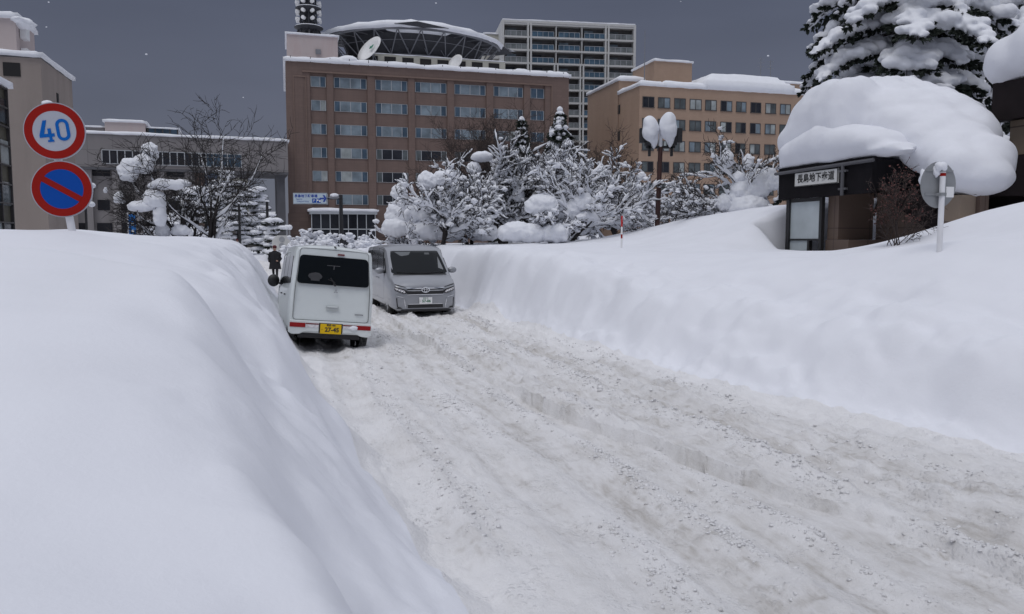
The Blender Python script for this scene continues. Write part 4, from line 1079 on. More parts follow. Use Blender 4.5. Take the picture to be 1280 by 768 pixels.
    for sd in (-1, 1):
        y0, y1 = sorted((sd * .445, sd * .715)); q = MB().box(-.062, -.04, y0, y1, .395, .475); bevel(q.build('tail_lamp', M['red_lens'], e), .006)
        y0, y1 = sorted((sd * .215, sd * .44)); q = MB().box(-.060, -.04, y0, y1, .40, .452); q.build('reverse_lamp', M['clear_lens'], e)
        q = MB().box(-.061, -.04, y0, y1, .455, .475); q.build('lamp_strip', M['dark_red'], e)
    MB().box(-.055, -.045, -.21, .21, .31, .487).build('plate_recess', M['plastic'], e)
    plt = MB().box(-.075, -.058, -.185, .185, .30, .475).build('number_plate', M['yellow_plate'], e); bevel(plt, .006)
    text('青森 480', 'plate_letters', M['text_black'], plt, .042, (-.0765, 0, .452), (R(90), 0, R(-90)), bold=.001, depth=.001)
    text('27-45', 'plate_letters', M['text_black'], plt, .108, (-.0765, -.02, .372), (R(90), 0, R(-90)), bold=.004, depth=.001, sx=1.0)
    text('い', 'plate_letters', M['text_black'], plt, .035, (-.0765, .160, .372), (R(90), 0, R(-90)), depth=.001)
    pj = MB(); pj.blob((-.07, -.40, .425), (.02, .075, .04), 3, .2, 5); pj.build('clinging_snow', M['snow'], e, smooth=True)
    hk = MB(); hk.blob((-.062, -.415, .425), (.024, .028, .028), 2, 0); hk.build('tow_hook_cover', M['plastic'], e)
    # sides
    def side(sd):
        def f(u, v, off):
            k = max(0, v - ZB) / (ZT - ZB); w = W_ - (W_ - .68) * k; return (u, sd * (w + off), v)
        return f
    for sd in (1, -1):
        f = side(sd)
        for nm, poly in (('side_window', [(.22, 1.16), (.98, 1.14), (.98, 1.67), (.30, 1.65)]), ('side_window', [(1.03, 1.14), (1.78, 1.12), (1.78, 1.67), (1.03, 1.67)]), ('side_window', [(1.85, 1.11), (2.78, 1.04), (2.48, 1.60), (1.85, 1.66)])):
            panel(rpoly(poly, .035), f, .005).build(nm, M['car_glass'], e)
        for poly in ([(1.0, .42), (1.80, .42), (1.80, 1.72), (1.0, 1.72)], [(1.83, .42), (2.55, .42), (2.80, .75), (2.8, 1.03), (2.5, 1.68), (1.83, 1.72)]):
            strip(rpoly(poly, .04), f, .006, .0015).build('door_seam', mat('seam2', (.08, .08, .08), .8), e)
        q = MB(); q.bar((1.08, sd * .745, .93), (1.22, sd * .745, .93), .025); q.bar((1.9, sd * .745, .93), (2.04, sd * .745, .93), .025); q.build('door_handle', M['plastic'] if sd > 0 else M['car_white'], e)
        mirror(e, 2.72, sd * .73, 1.16, sd, M['plastic'], .24, .26)
        w_ = MB(); w_.box(.14, 1.0, sd * .741 - .004, sd * .741 + .004, .30, .31); w_.build('sill_line', M['plastic'], e)
    # windscreen
    def ws(u, v, off):
        x = 2.62 + (2.98 - 2.62) * (1 - (v - 1.27) / (1.67 - 1.27)); return (x + off * .7 + .01, u, v + off * .7)
    panel(rpoly([(-.58, 1.30), (.58, 1.30), (.55, 1.66), (-.55, 1.66)], .05), ws, .01).build('windscreen', M['car_glass'], e)
    for sd in (-1, 1): q = MB(); q.blob((3.28, sd * .55, .72), (.1, .13, .09), 3, 0); q.build('headlight', M['clear_lens'], e, smooth=True)
    rs = MB(); rr = random.Random(5)
    for i in range(26): rs.blob((rr.uniform(1.0, 2.5), rr.choice([-1, 1, 1]) * rr.uniform(.42, .60), ZT + .005), (rr.uniform(.1, .22), rr.uniform(.05, .09), rr.uniform(.02, .04)), 2, .3, i)
    rs.build('roof_snow', M['snow'], e, smooth=True)
    an = MB(); an.bar((.12, -.02, ZT - .02), (.04, .02, ZT + .0), .02); an.build('washer_nozzle', M['plastic'], e)
white_van()

# ---- silver minivan, seen from the front
def silver_van():
    c = at(527, 396, 19.6); e = empty('silver_minivan', (c.x + .10, c.y, .05), R(-90) + R(18.5)); 
    tag(e, 'silver minivan coming towards the camera on the snowy road, behind the white van', 'minivan')
    # here x forward; front bumper at x = 0, body runs to x = -4.7
    W_ = .8475; ZB, ZT = 1.08, 1.79
    S = [(-4.70, W_ - .08, .70, .30, ZB, ZT - .10), (-4.62, W_ - .02, .74, .24, ZB, ZT - .03), (-4.2, W_, .75, .22, ZB, ZT), (-3.2, W_, .76, .22, ZB, ZT + .025), (-2.0, W_, .76, .22, ZB, ZT + .02), (-1.62, W_, .755, .22, ZB, ZT - .015), (-1.42, W_, .74, .22, ZB, ZT - .09),
         (-.66, W_, .77, .22, .98, 1.11), (-.60, W_ - .002, .78, .22, .92, 1.05), (-.34, W_ - .012, .79, .20, .84, .98), (-.12, W_ - .04, .775, .18, .74, .90), (-.035, W_ - .08, .745, .185, .66, .82), (0, W_ - .13, .70, .22, .6, .74)]
    body = loft(S).build('body', M['car_silver'], e)
    cs = []
    for x in (-.88, -3.72):
        for sd in (-1, 1): cs.append(MB().cyl((x, sd * .60, .31), (x, sd * .98, .31), .37, 28).build('arch_raw', M['dark']))
    cut(body, cs); shade(body, 28)
    MB().box(-4.5, -.15, -.66, .66, .14, .26).build('underbody', M['plastic'], e)
    for x in (-.88, -3.72):
        for sd in (-1, 1):
            MB().cyl((x, sd * .595, .31), (x, sd * .60, .31), .37, 24).build('arch_liner', M['dark'], e)
            wheel(e, x, sd * .745, .315, .19, sd)
    fr = cast(bvh(body), 1)
    wsp = drape([(-.735, 1.12), (-.66, 1.07), (.66, 1.07), (.735, 1.12), (.655, 1.63), (.62, 1.66), (-.62, 1.66), (-.655, 1.63)], fr, 'windscreen', M['car_glass'], e, .006)
    drape([(-.54, 1.63), (-.12, 1.63), (-.18, 1.55), (-.40, 1.52)], fr, 'snow_on_glass', mat('grey_slush', (.13, .14, .15), .6), wsp, .009)
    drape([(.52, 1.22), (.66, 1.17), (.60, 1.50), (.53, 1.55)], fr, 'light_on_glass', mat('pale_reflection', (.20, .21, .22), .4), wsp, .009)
    drape([(.25, 1.56), (.38, 1.56), (.38, 1.61), (.25, 1.61)], fr, 'room_mirror', mat('grey_mirror', (.08, .085, .09), .3), wsp, .009)
    wc = MB(); wc.bar(fr(-.60, 1.12, .03), fr(.05, 1.085, .03), .02); wc.bar(fr(0, 1.09, .03), fr(.62, 1.12, .03), .02); wc.build('wiper', M['plastic'], e)
    drape([(-.70, 1.045), (.70, 1.045), (.70, 1.075), (-.70, 1.075)], fr, 'cowl', M['plastic'], e, .006)
    def fpan(poly, name, m, th=.02, par=None, base=0.0): return drape(poly, fr, name, m, par or e, th, base, .04, .05)
    fpan([(-.49, .67), (-.46, .575), (.46, .575), (.49, .67), (.47, .72), (-.47, .72)], 'grille', M['plastic'], .008)
    fpan([(-.50, .745), (-.30, .725), (.30, .725), (.50, .745), (.48, .765), (.28, .75), (-.28, .75), (-.48, .765)], 'chrome_bar', M['chrome'], .02)
    fpan([(-.46, .675), (-.30, .668), (.30, .668), (.46, .675), (.46, .695), (-.46, .695)], 'grille_bar', M['rim'], .018)
    fpan([(-.46, .572), (.46, .572), (.46, .586), (-.46, .586)], 'grille_trim', M['chrome'], .016)
    fpan([(-.44, .712), (-.3, .703), (.3, .703), (.44, .712), (.44, .725), (-.44, .725)], 'grille_slot', M['plastic'], .010)
    for sd in (-1, 1):
        fpan([(sd * .80, .80), (sd * .76, .685), (sd * .54, .60), (sd * .46, .62), (sd * .48, .70)], 'headlight_housing', M['plastic'], .008)
        hh = fpan([(sd * .78, .765), (sd * .74, .70), (sd * .55, .62), (sd * .50, .635), (sd * .53, .685)], 'headlight', M['clear_lens'], .016)
        for q, v in ((.575, .655), (.64, .685), (.70, .712)):
            p_ = MB(); p_.blob(fr(sd * q, v, .012), (.02, .030, .024), 2, 0); p_.build('projector', M['chrome'], hh, smooth=True)
            p_ = MB(); p_.blob(fr(sd * q, v - .002, .024), (.012, .018, .014), 2, 0); p_.build('projector_lens', M['plastic'], hh, smooth=True)
        fpan([(sd * .79, .855), (sd * .74, .815), (sd * .50, .765), (sd * .50, .775), (sd * .68, .83)], 'marker_strip', M['plastic'], .008)
        B_ = [(sd * .50, .22), (sd * .77, .24), (sd * .79, .54), (sd * .70, .565), (sd * .54, .50)]
        fpan(B_, 'bumper_corner', M['car_silver'], .016)
        fpan([(sd * .70, .27), (sd * .735, .27), (sd * .745, .50), (sd * .722, .50)], 'corner_slit', M['plastic'], .024)
        fpan([(sd * .585, .235), (sd * .74, .235), (sd * .72, .285), (sd * .64, .275)], 'fog_lamp', M['plastic'], .026)
        fpan([(sd * .497, .22), (sd * .512, .22), (sd * .552, .495), (sd * .537, .51)], 'corner_trim', M['chrome'], .026)
        fpan([(sd * .54, .50), (sd * .55, .515), (sd * .74, .565), (sd * .74, .55)], 'corner_trim', M['chrome'], .026)
    fpan([(-.45, .245), (.45, .245), (.45, .33), (-.45, .33)], 'lower_intake', M['plastic'], .010)
    fpan([(-.46, .335), (.46, .335), (.45, .348), (-.45, .348)], 'intake_trim', M['chrome'], .016)
    # oval emblem
    em = MB()
    def ring(cu, cv, ru, rv, t_, off):
        n = 28; vs = []
        for k in range(n):
            a = 2 * math.pi * k / n
            for q, o2 in ((1, off), (1, off + .012), (1 - t_, off + .012), (1 - t_, off)):
                vs.append((.025 + o2, cu + ru * q * math.cos(a), cv + rv * q * math.sin(a)))
        return vs, [(4*k+q, 4*k+(q+1)%4, 4*((k+1)%n)+(q+1)%4, 4*((k+1)%n)+q) for k in range(n) for q in range(4)]
    for a in ((0, .70, .105, .072, .2, .005), (0, .70, .042, .066, .3, .008), (0, .733, .082, .028, .3, .011)): em.add(*ring(*a))
    em.build('emblem', M['chrome'], e)
    MB().cyl((-.02, 0, .70), (.024, 0, .70), .062, 20).build('emblem_back', M['plastic'], e).scale = (1, 1.6, 1)
    pl_ = MB().box(.035, .055, -.165, .165, .345, .51); pl_ = pl_.build('number_plate', M['white_plate'], e); bevel(pl_, .005)
    text('青森 501', 'plate_letters', M['green_text'], pl_, .038, (.0565, 0, .488), (R(90), 0, R(90)), depth=.001)
    text('57-06', 'plate_letters', M['green_text'], pl_, .095, (.0565, .015, .415), (R(90), 0, R(90)), bold=.003, depth=.001)
    text('さ', 'plate_letters', M['green_text'], pl_, .03, (.0565, -.14, .415), (R(90), 0, R(90)), depth=.001)
    lip = MB(); lip.box(-.3, .03, -.62, .62, .17, .20); lip.build('bumper_lip', M['plastic'], e)
    def side(sd):
        def f(u, v, off):
            k = max(0, v - ZB) / (ZT + .02 - ZB); w = W_ - (W_ - .76) * k; return (u, sd * (w + off - .003), v)
        return f
    for sd in (1, -1):
        f = side(sd)
        for poly in ([(-4.45, 1.14), (-3.55, 1.13), (-3.55, 1.66), (-4.35, 1.62)], [(-3.48, 1.13), (-2.35, 1.11), (-2.35, 1.68), (-3.48, 1.67)], [(-2.27, 1.11), (-1.25, 1.10), (-1.62, 1.62), (-2.27, 1.68)], [(-1.18, 1.10), (-.92, 1.09), (-1.38, 1.48)]):
            panel(rpoly(poly, .03), f, .008).build('side_window', M['car_glass'], e)
        for poly in ([(-3.5, .40), (-2.32, .40), (-2.32, 1.72), (-3.5, 1.72)], [(-2.28, .40), (-1.3, .40), (-1.15, 1.05), (-1.6, 1.68), (-2.28, 1.72)]):
            strip(rpoly(poly, .04), f, .006, .004).build('door_seam', mat('seam3', (.05, .05, .05), .8), e)
        q = MB(); q.bar((-2.5, sd * .86, .93), (-2.34, sd * .86, .93), .03); q.bar((-2.2, sd * .86, .93), (-2.04, sd * .86, .93), .03); q.build('door_handle', M['car_silver'], e)
        mirror(e, -1.12, sd * .84, 1.15, sd, M['car_silver'], .25, .17)
        q = MB(); q.bar((-4.55, sd * .835, .45), (-.4, sd * .845, .45), .01); q.build('side_crease', M['car_silver'], e)
silver_van()
# ------------------------------------------------------------------ road signs, lamps, person
M['sign_red'] = mat('sign_red', (.30, .014, .010), .6, var=.05, spec=.1)
M['sign_blue'] = mat('sign_blue', (.006, .07, .36), .6, var=.04, spec=.1)
M['sign_white'] = mat('sign_grey_white', (.42, .44, .50), .45, var=.04)
M['digit_blue'] = mat('digit_blue', (.006, .12, .45), .6, spec=.1)
M['sign_back'] = mat('sign_back_grey', (.26, .27, .28), .5, var=.08, vscale=5)
def disc(parent, name, m, r, y0, y1, r_in=0, n=64):
    mb = MB(); vs = []
    if r_in == 0:
        mb.cyl((0, y0, 0), (0, y1, 0), r, n); o = mb.build(name, m, parent); return o
    for k in range(n):
        a = 2 * math.pi * k / n; c, s = math.cos(a), math.sin(a)
        vs += [(r * c, y0, r * s), (r * c, y1, r * s), (r_in * c, y1, r_in * s), (r_in * c, y0, r_in * s)]
    mb.add(vs, [(4*k+q, 4*k+(q+1)%4, 4*((k+1)%n)+(q+1)%4, 4*((k+1)%n)+q) for k in range(n) for q in range(4)])
    return mb.build(name, m, parent)
def rrect_ring(cx, cz, hw, hh, t, y0, y1, n=10):
    def loop(hw, hh, r):
        out = []
        for qx, qz, a0 in ((1, 1, 0), (-1, 1, 90), (-1, -1, 180), (1, -1, 270)):
            for k in range(n + 1): a = R(a0 + 90 * k / n); out.append((cx + qx * (hw - r) + r * math.cos(a), cz + qz * (hh - r) + r * math.sin(a)))
        return out
    o = loop(hw, hh, hw * .98); i = loop(hw - t, hh - t, (hw - t) * .98); k = len(o); vs = []
    for a, b in zip(o, i): vs += [(a[0], y0, a[1]), (a[0], y1, a[1]), (b[0], y1, b[1]), (b[0], y0, b[1])]
    return vs, [(4*j+q, 4*j+(q+1)%4, 4*((j+1)%k)+(q+1)%4, 4*((j+1)%k)+q) for j in range(k) for q in range(4)]
c1 = at(61, 164, 8.2); c2 = at(71, 237, 8.2)
base = Vector((c2.x + .24, 8.25, 1.2))
S_ = empty('road_sign', base, R(17.5), ry=R(-5.5))
S_.rotation_euler = Euler((0, R(-7.5), R(14)), 'XYZ')
tag(S_, 'leaning white post with a round 40 speed sign above a round blue no parking sign', 'road sign')
po = MB(); po.tube([(0, 0, -.4), (0, 0, 2.19)], .038, 16); po.build('post', M['pole_white'], S_)
zz = (c1.z - 1.2) / math.cos(R(7.5)) - .02, (c2.z - 1.2) / math.cos(R(7.5))
rs_ = .29
for i, z in enumerate((zz[0] + .005, zz[1])):
    p = empty('sign_plate', (.035 if i == 0 else 0, -.06, z)); p.parent = S_
    disc(p, 'rim', M['sign_white'], rs_, -.006, .01); 
    disc(p, 'red_ring', M['sign_red'], rs_ * .965, -.012, -.0062, rs_ * .70)
    if i == 0:
        disc(p, 'face', M['sign_white'], rs_ * .70, -.011, -.0062)
        d = MB(); y0, y1 = -.016, -.0112
        # the 4, then the 0
        d.prism([(-.145, -.055), (-.035, -.055), (-.035, -.022), (-.100, -.022), (-.058, .115), (-.092, .115), (-.145, -.03)], 'y', y0, y1)
        d.prism([(-.0345, -.055), (-.005, -.055), (-.005, -.022), (-.0345, -.022)], 'y', y0, y1)
        d.prism([(-.062, -.022 + .0005), (-.031, -.022 + .0005), (-.031, .03), (-.062, .03)], 'y', y0 - .001, y1)
        d.prism([(-.058, -.055 - .0005), (-.031, -.055 - .0005), (-.031, -.085), (-.018, -.085), (-.018, -.105), (-.075, -.105), (-.075, -.085), (-.058, -.085)], 'y', y0, y1)
        v, f = rrect_ring(.080, .005, .062, .110, .030, y0, y1); d.add(v, f)
        d.build('lettering', M['digit_blue'], p)
    else:
        disc(p, 'face', M['sign_blue'], rs_ * .70, -.011, -.0062)
        q = MB(); L = rs_ * .70; w = .030; a = R(-38); 
        q.add([(x * math.cos(a) - z_ * math.sin(a), y, x * math.sin(a) + z_ * math.cos(a)) for y in (-.0135, -.0113) for x, z_ in ((-L, -w), (L, -w), (L, w), (-L, w))], [(0, 1, 2, 3), (4, 7, 6, 5), (0, 4, 5, 1), (1, 5, 6, 2), (2, 6, 7, 3), (3, 7, 4, 0)])
        q.build('slash', M['sign_red'], p)
    br = MB(); br.box(-.09, .09, .012, .022, -.02, .02); br.box(-.05, .05, .022, .10, -.015, .015); br.build('bracket', M['sign_back'], p)
q = MB(); q.blob((0, 0, 2.21), (.055, .055, .04), 3, .1, 2); q.build('snow_cap', M['snow'], S_, smooth=True)

# ---- round sign seen from behind at the right
c = at(1178, 231, 10.6); zg = ground(c.x, c.y)
K2 = empty('road_sign', (c.x, c.y, zg - .3), TR + R(2)); tag(K2, 'grey back of a round road sign on a white post beside the leafless bush', 'road sign')
MB().tube([(0, 0, 0), (0, 0, at(1178, 212, 10.6).z - zg + .3)], .036, 16).build('post', M['pole_white'], K2)
rb_ = MB(); zt_ = at(1178, 212, 10.6).z - zg + .3; rb_.cyl((0, 0, zt_ - .09), (0, 0, zt_ - .05), .0385, 16); rb_.build('red_band', M['sign_red'], K2)
p = empty('sign_plate', (0, .06, c.z - zg + .3)); p.parent = K2
disc(p, 'plate', M['sign_back'], .31, .0, .012)
hb = MB()
for z in (.19, -.13): hb.box(-.24, .24, -.012, -.001, z - .012, z + .012); hb.box(-.06, .06, -.10, -.012, z - .02, z + .02)
hb.build('bracket', M['sign_back'], p)
MB().box(.036, .16, -.045, -.03, c.z - zg + .13, c.z - zg + .27).build('small_tag', M['white'], K2)
q = MB(); q.blob((-.03, .01, zt_ + .035), (.085, .08, .07), 3, .2, 7); q.blob((-.06, .05, zt_ - .02), (.06, .05, .08), 3, .2, 8); q.build('snow_cap', M['snow'], K2, smooth=True)

# ---- twin headed brown lamp post
b = at(825, 286, 30); zg = ground(b.x, b.y); zt_ = at(825, 184, 30).z - zg
L_ = empty('lamp_post', (b.x, b.y, zg)); tag(L_, 'brown lamp post with two square lanterns under big balls of snow', 'lamp post')
MB().tube([(-.12, 0, -.5), (-.03, 0, zt_)], [.10, .085], 14).build('pole', M['pole_brown'], L_)
MB().box(-.03 - .55, -.03 + .55, -.05, .05, zt_ - .06, zt_ + .04).build('crossbar', M['black'], L_)
MB().tube([(-.03, 0, zt_), (-.03, 0, zt_ + .75)], .07, 10).build('finial', M['pole_white'], L_)
for sd, nm in ((-1, 1), (1, 2)):
    g = MB(); x = -.03 + sd * .42
    g.box(x - .17, x + .17, -.17, .17, zt_ + .04, zt_ + .62); g.box(x - .05, x + .05, -.05, .05, zt_ - .35, zt_ + .04); g.box(x + sd * .28 - .1, x + sd * .28 + .1, -.12, .12, zt_ + .15, zt_ + .7)
    bevel(g.build('lantern', M['black'], L_), .015)
for (px, py, rx_, rz_, sd) in ((813.5, 160, .30, .47, -1), (834.5, 157, .32, .52, 1)):
    w_ = at(px, py, 29.8); q = MB(); rt_ = Matrix.Rotation(R(9 if sd < 0 else -7) * -1, 3, 'Y')
    q.blob((w_.x - b.x, -.2, w_.z - zg), (rx_, .38, rz_), 4, .10, 3 + sd, rot=np.array(rt_)); q.blob((w_.x - b.x + .05 * sd, -.25, w_.z - zg - .18), (rx_ * .98, .36, rz_ * .7), 4, .12, 9 + sd); q.blob((w_.x - b.x + (.14 if sd < 0 else .12), -.15, w_.z - zg - rz_ * .75), (.16, .2, .42), 3, .15, 4)
    remeshed(q, 'snow_ball', M['snow_far'], .05, 6, L_, None)
# thin post left of it
b = at(812, 288, 31); zg = ground(b.x, b.y); e = empty('marker_post', (b.x, b.y, zg)); tag(e, 'short thin grey post in the snow just left of the twin lamp post', 'post'); MB().tube([(0, 0, -.3), (0, 0, .75)], .035, 8).build('shaft', M['pole_grey'], e); MB().blob((0,0,.76), (.06,.06,.04), 2, .1).build('snow_cap', M['snow_far'], e)
# ---- red and white snow pole
b = at(777, 303, 23); zg = ground(b.x, b.y); top = at(777, 270, 23).z - zg
e = empty('snow_pole', (b.x, b.y, zg)); tag(e, 'red and white striped snow pole standing in front of the snowy garden trees', 'snow pole')
zs = [-.3, .06, .30, .62]; 
for i, (a, bb, m) in enumerate(((-.3, top - .66, M['white']), (top - .66, top - .54, M['sign_red']), (top - .54, top - .32, M['white']), (top - .32, top, mat('bright_red', (.5, .02, .02), .5)))): MB().cyl((0, 0, a), (0, 0, bb), .027, 10).build('band', m, e)
# ---- street lamp with overhead guide sign
Y = 52; b = at(427, 300, Y); e = empty('street_lamp', (b.x, b.y, 0)); tag(e, 'black street lamp with snow on its head beside the blue and white guide sign', 'street lamp')
zt_ = at(427, 244, Y).z; za = at(427, 248.5, Y).z
MB().tube([(0, 0, 0), (0, 0, zt_)], [.15, .12], 12).build('pole', M['black'], e)
MB().bar((0, 0, za), (-1.6, 0, za), .12).build('arm', M['black'], e)
MB().blob((-.42, 0, za + .06), (.42, .2, .1), 3, 0).build('lamp_head', M['steel_grey'], e, smooth=True)
MB().blob((-.42, 0, za + .2), (.30, .2, .15), 3, .1, 3).build('snow_cap', M['snow_far'], e, smooth=True)
g1 = at(366.5, 242, Y - .3); g2 = at(407.5, 254.5, Y - .3); cxg = (g1.x + g2.x) / 2; czg = (g1.z + g2.z) / 2; hw = (g2.x - g1.x) / 2; hh = (g1.z - g2.z) / 2
g = empty('guide_sign', (cxg, Y - .22, czg), R(2)); tag(g, 'white guide sign with blue Japanese writing and arrow hung from the street lamp', 'guide sign')
pn_ = MB().box(-hw, hw, 0, .06, -hh, hh).build('panel', mat('pale_blue_panel', (.50, .60, .68), .5), g)
MB().box(-hw - .05, hw + .05, .061, .1, -hh - .05, hh + .05).build('frame', M['pole_grey'], g)
text('長島地下駐車場', 'lettering', M['text_blue'], pn_, hh * .66, (-hw * .24, -.004, hh * .46), (R(90), 0, 0), bold=.006)
text('Nagashima', 'lettering', M['text_blue'], pn_, hh * .36, (-hw * .66, -.004, -hh * .12), (R(90), 0, 0), sx=.8)
text('Underground Parking', 'lettering', M['text_blue'], pn_, hh * .34, (-hw * .44, -.004, -hh * .58), (R(90), 0, 0), sx=.8)
for k, ch in enumerate(('P', '♿')):
    x = hw * (.26 + .28 * k); q = MB().box(x - hw * .12, x + hw * .12, -.012, -.002, -hh * .85, -hh * .02).build('symbol', M['sign_blue'], pn_)
    if ch == 'P': text('P', 'symbol_letter', M['white'], q, hh * .75, (x, -.015, -hh * .44), (R(90), 0, 0))
    else:
        z_ = MB(); z_.box(x - .12, x - .02, -.018, -.012, -hh * .5, -hh * .2); z_.box(x + .02, x + .12, -.018, -.012, -hh * .7, -hh * .3); z_.build('symbol_mark', M['white'], q)
ar = MB(); ax = hw * .80; ar.box(ax - .22, ax + .08, -.008, -.001, -.05, .05); ar.prism([(ax - .02, -.22), (ax + .10, -.22), (ax + .24, 0), (ax + .10, .22), (ax - .02, .22), (ax + .10, 0)], 'y', -.012, -.0085); ar.build('arrow', M['text_blue'], pn_)
# ---- people
M['coat'] = mat('black_coat', (.012, .012, .016), .9); M['skin'] = mat('skin', (.42, .26, .2), .6); M['trouser'] = mat('dark_trousers', (.015, .015, .018), .9); M['cap_red'] = mat('dark_red_hat', (.09, .015, .02), .9)
def person(loc, rz, label, h=1.7, phase=1):
    e = empty('person', loc, rz); tag(e, label, 'person', 'people walking in the road')
    me = bpy.data.meshes.new('body'); k = h / 1.7; f = .16 * phase
    J = [((0,0,.92), .15), ((0,0,1.10), .14), ((0,-.01,1.30), .16), ((0,0,1.44), .09), ((0,-.01,1.50), .055), ((0,-.02,1.58), .085), ((0,-.02,1.66), .075),
         ((.10,0,.86), .095), ((.10,-f,.48), .065), ((.10,-f*1.2+.05,.08), .045), ((.10,-f*1.2-.12,.03), .035),
         ((-.10,0,.86), .095), ((-.10,f*.6,.48), .065), ((-.10,f*1.8,.10), .045), ((-.10,f*1.8-.15,.04), .035),
         ((.19,0,1.38), .065), ((.25,.04,1.12), .048), ((.16,-.16,.98), .036), ((.08,-.22,1.02), .035),
         ((-.19,0,1.38), .065), ((-.25,.05,1.12), .048), ((-.20,-.10,.90), .036), ((-.18,-.14,.84), .035)]
    E_ = [(0,1),(1,2),(2,3),(3,4),(4,5),(5,6),(0,7),(7,8),(8,9),(9,10),(0,11),(11,12),(12,13),(13,14),(2,15),(15,16),(16,17),(17,18),(2,19),(19,20),(20,21),(21,22)]
    me.from_pydata([Vector(p) * k for p, r in J], E_, []); o = bpy.data.objects.new('body_raw2', me); COL.objects.link(o)
    sk_ = o.modifiers.new('s', 'SKIN')
    for i, (p, r) in enumerate(J): me.skin_vertices[0].data[i].radius = (r * k, r * k)
    me.skin_vertices[0].data[0].use_root = True
    ss = o.modifiers.new('u', 'SUBSURF'); ss.levels = 2; ss.render_levels = 2
    dg = bpy.context.evaluated_depsgraph_get(); dg.update(); m2 = bpy.data.meshes.new_from_object(o.evaluated_get(dg)); bpy.data.objects.remove(o)
    m2.name = 'body'; m2.materials.clear(); m2.materials.append(M['trouser']); m2.materials.append(M['skin'])
    for p in m2.polygons:
        p.use_smooth = True
        c_ = p.center / k
        if c_.z > 1.47 or (c_.y < -.19 and .8 < c_.z < 1.1): p.material_index = 1
    q = bpy.data.objects.new('body', m2); COL.objects.link(q); q.parent = e
    ct = MB(); n = 20; vs = []
    for z, rx_, ry_, oy in ((.60, .29, .23, .01), (.75, .265, .21, 0), (.95, .235, .19, 0), (1.15, .225, .18, 0), (1.33, .235, .17, 0), (1.42, .17, .13, 0), (1.49, .085, .085, 0)):
        vs += [(rx_ * k * math.cos(2*math.pi*i/n) * (1 + .04 * math.sin(i * 2.1)), (oy + ry_ * math.sin(2*math.pi*i/n)) * k, z * k) for i in range(n)]
    ct.add(vs, [(j*n+i, j*n+(i+1)%n, (j+1)*n+(i+1)%n, (j+1)*n+i) for j in range(6) for i in range(n)])
    for sd in (1, -1):
        pts = [(.18*sd,0,1.39), (.235*sd,.01,1.27), (.27*sd,.04,1.12), (.21*sd if sd > 0 else -.235,-.09,1.0 if sd > 0 else .96)]
        ct.tube([Vector(p) * k for p in pts], [.085*k, .085*k, .075*k, .065*k], 12)
    ct.build('coat', M['coat'], e, smooth=True)
    ht = MB(); ht.blob((0, .005 * k, 1.67 * k), (.105 * k, .115 * k, .09 * k), 3, 0); ht.build('hat', M['cap_red'], e, smooth=True)
    fc = MB(); fc.blob((0, -.11 * k, 1.60 * k), (.012, .02, .018), 1, 0)
    for sd in (1, -1): fc.blob((.08 * k * sd, -.01, 1.60 * k), (.012, .02, .03), 1, 0)
    fc.build('face', M['skin'], e, smooth=True)
    ey = MB(); 
    for sd in (1, -1): ey.blob((.032 * k * sd, -.098 * k, 1.63 * k), .011, 1, 0)
    ey.blob((0, -.098 * k, 1.565 * k), (.025, .01, .006), 1, 0); ey.build('eyes_and_mouth', M['trouser'], e, smooth=True)
    return e
b = at(343, 300, 38); person((b.x, b.y, ground(b.x, b.y) - .03), R(10), 'person in a long black coat and dark red hat beyond the white van')
b = at(296.5, 300, 62); 
pz = at(296.5, 325, 62).z
person((b.x, b.y, pz), R(40), 'tiny distant dark figure on the road beyond the left snow bank', 1.6, -1)
# ---- small street things on the left
def pole(name, px, Y, ytop, label, r=.06, arms=(), m='black', cap=True, cat='pole'):
    b = at(px, 300, Y); zt = at(px, ytop, Y).z; e = empty(name, (b.x, b.y, 0)); tag(e, label, cat)
    MB().tube([(0, 0, 0), (0, 0, zt)], r, 10).build('shaft', M[m], e)
    for dz, w in arms:
        MB().bar((-w, 0, zt - dz), (w, 0, zt - dz), .06).build('arm', M[m], e)
        for sd in (-1, 1): MB().blob((sd * w, 0, zt - dz + .06), (.16, .12, .12), 2, .2, 3).build('arm_snow', M['snow_far'], e, smooth=True)
    if cap: MB().blob((0, 0, zt + .03), (r * 2, r * 2, .08), 2, .1).build('snow_cap', M['snow_far'], e)
    return e
pole('signal_pole', 109, 34, 228, 'thin dark pole with small snowy arms beside the round signs', .05, ((.2, .32), (1.0, .25)))
pole('utility_pole', 335, 75, 252, 'plain dark pole standing under the right end of the bridge', .13)
pole('utility_pole', 258, 70, 262, 'plain dark pole in front of the brown bridge pier', .11)
pole('utility_pole', 300, 72, 255, 'plain dark pole in front of the cream flats', .11)
# blue banner
b = at(161, 300, 33); e = empty('blue_banner', (b.x, b.y, 0)); tag(e, 'narrow blue vertical banner on a pole behind the left snow bank', 'banner')
MB().tube([(0, 0, 0), (0, 0, at(161, 266, 33).z)], .03, 8).build('pole', M['pole_white'], e)
MB().box(.03, .32, -.01, .01, 1.6, at(161, 268, 33).z).build('cloth', mat('banner_blue', (.01, .16, .5), .7, var=.3, vscale=4), e)
bl = MB()
for i in range(4): bl.box(.13, .24, -.016, -.011, 1.75 + i * .28, 1.86 + i * .28)
bl.build('banner_marks', M['white'], e)
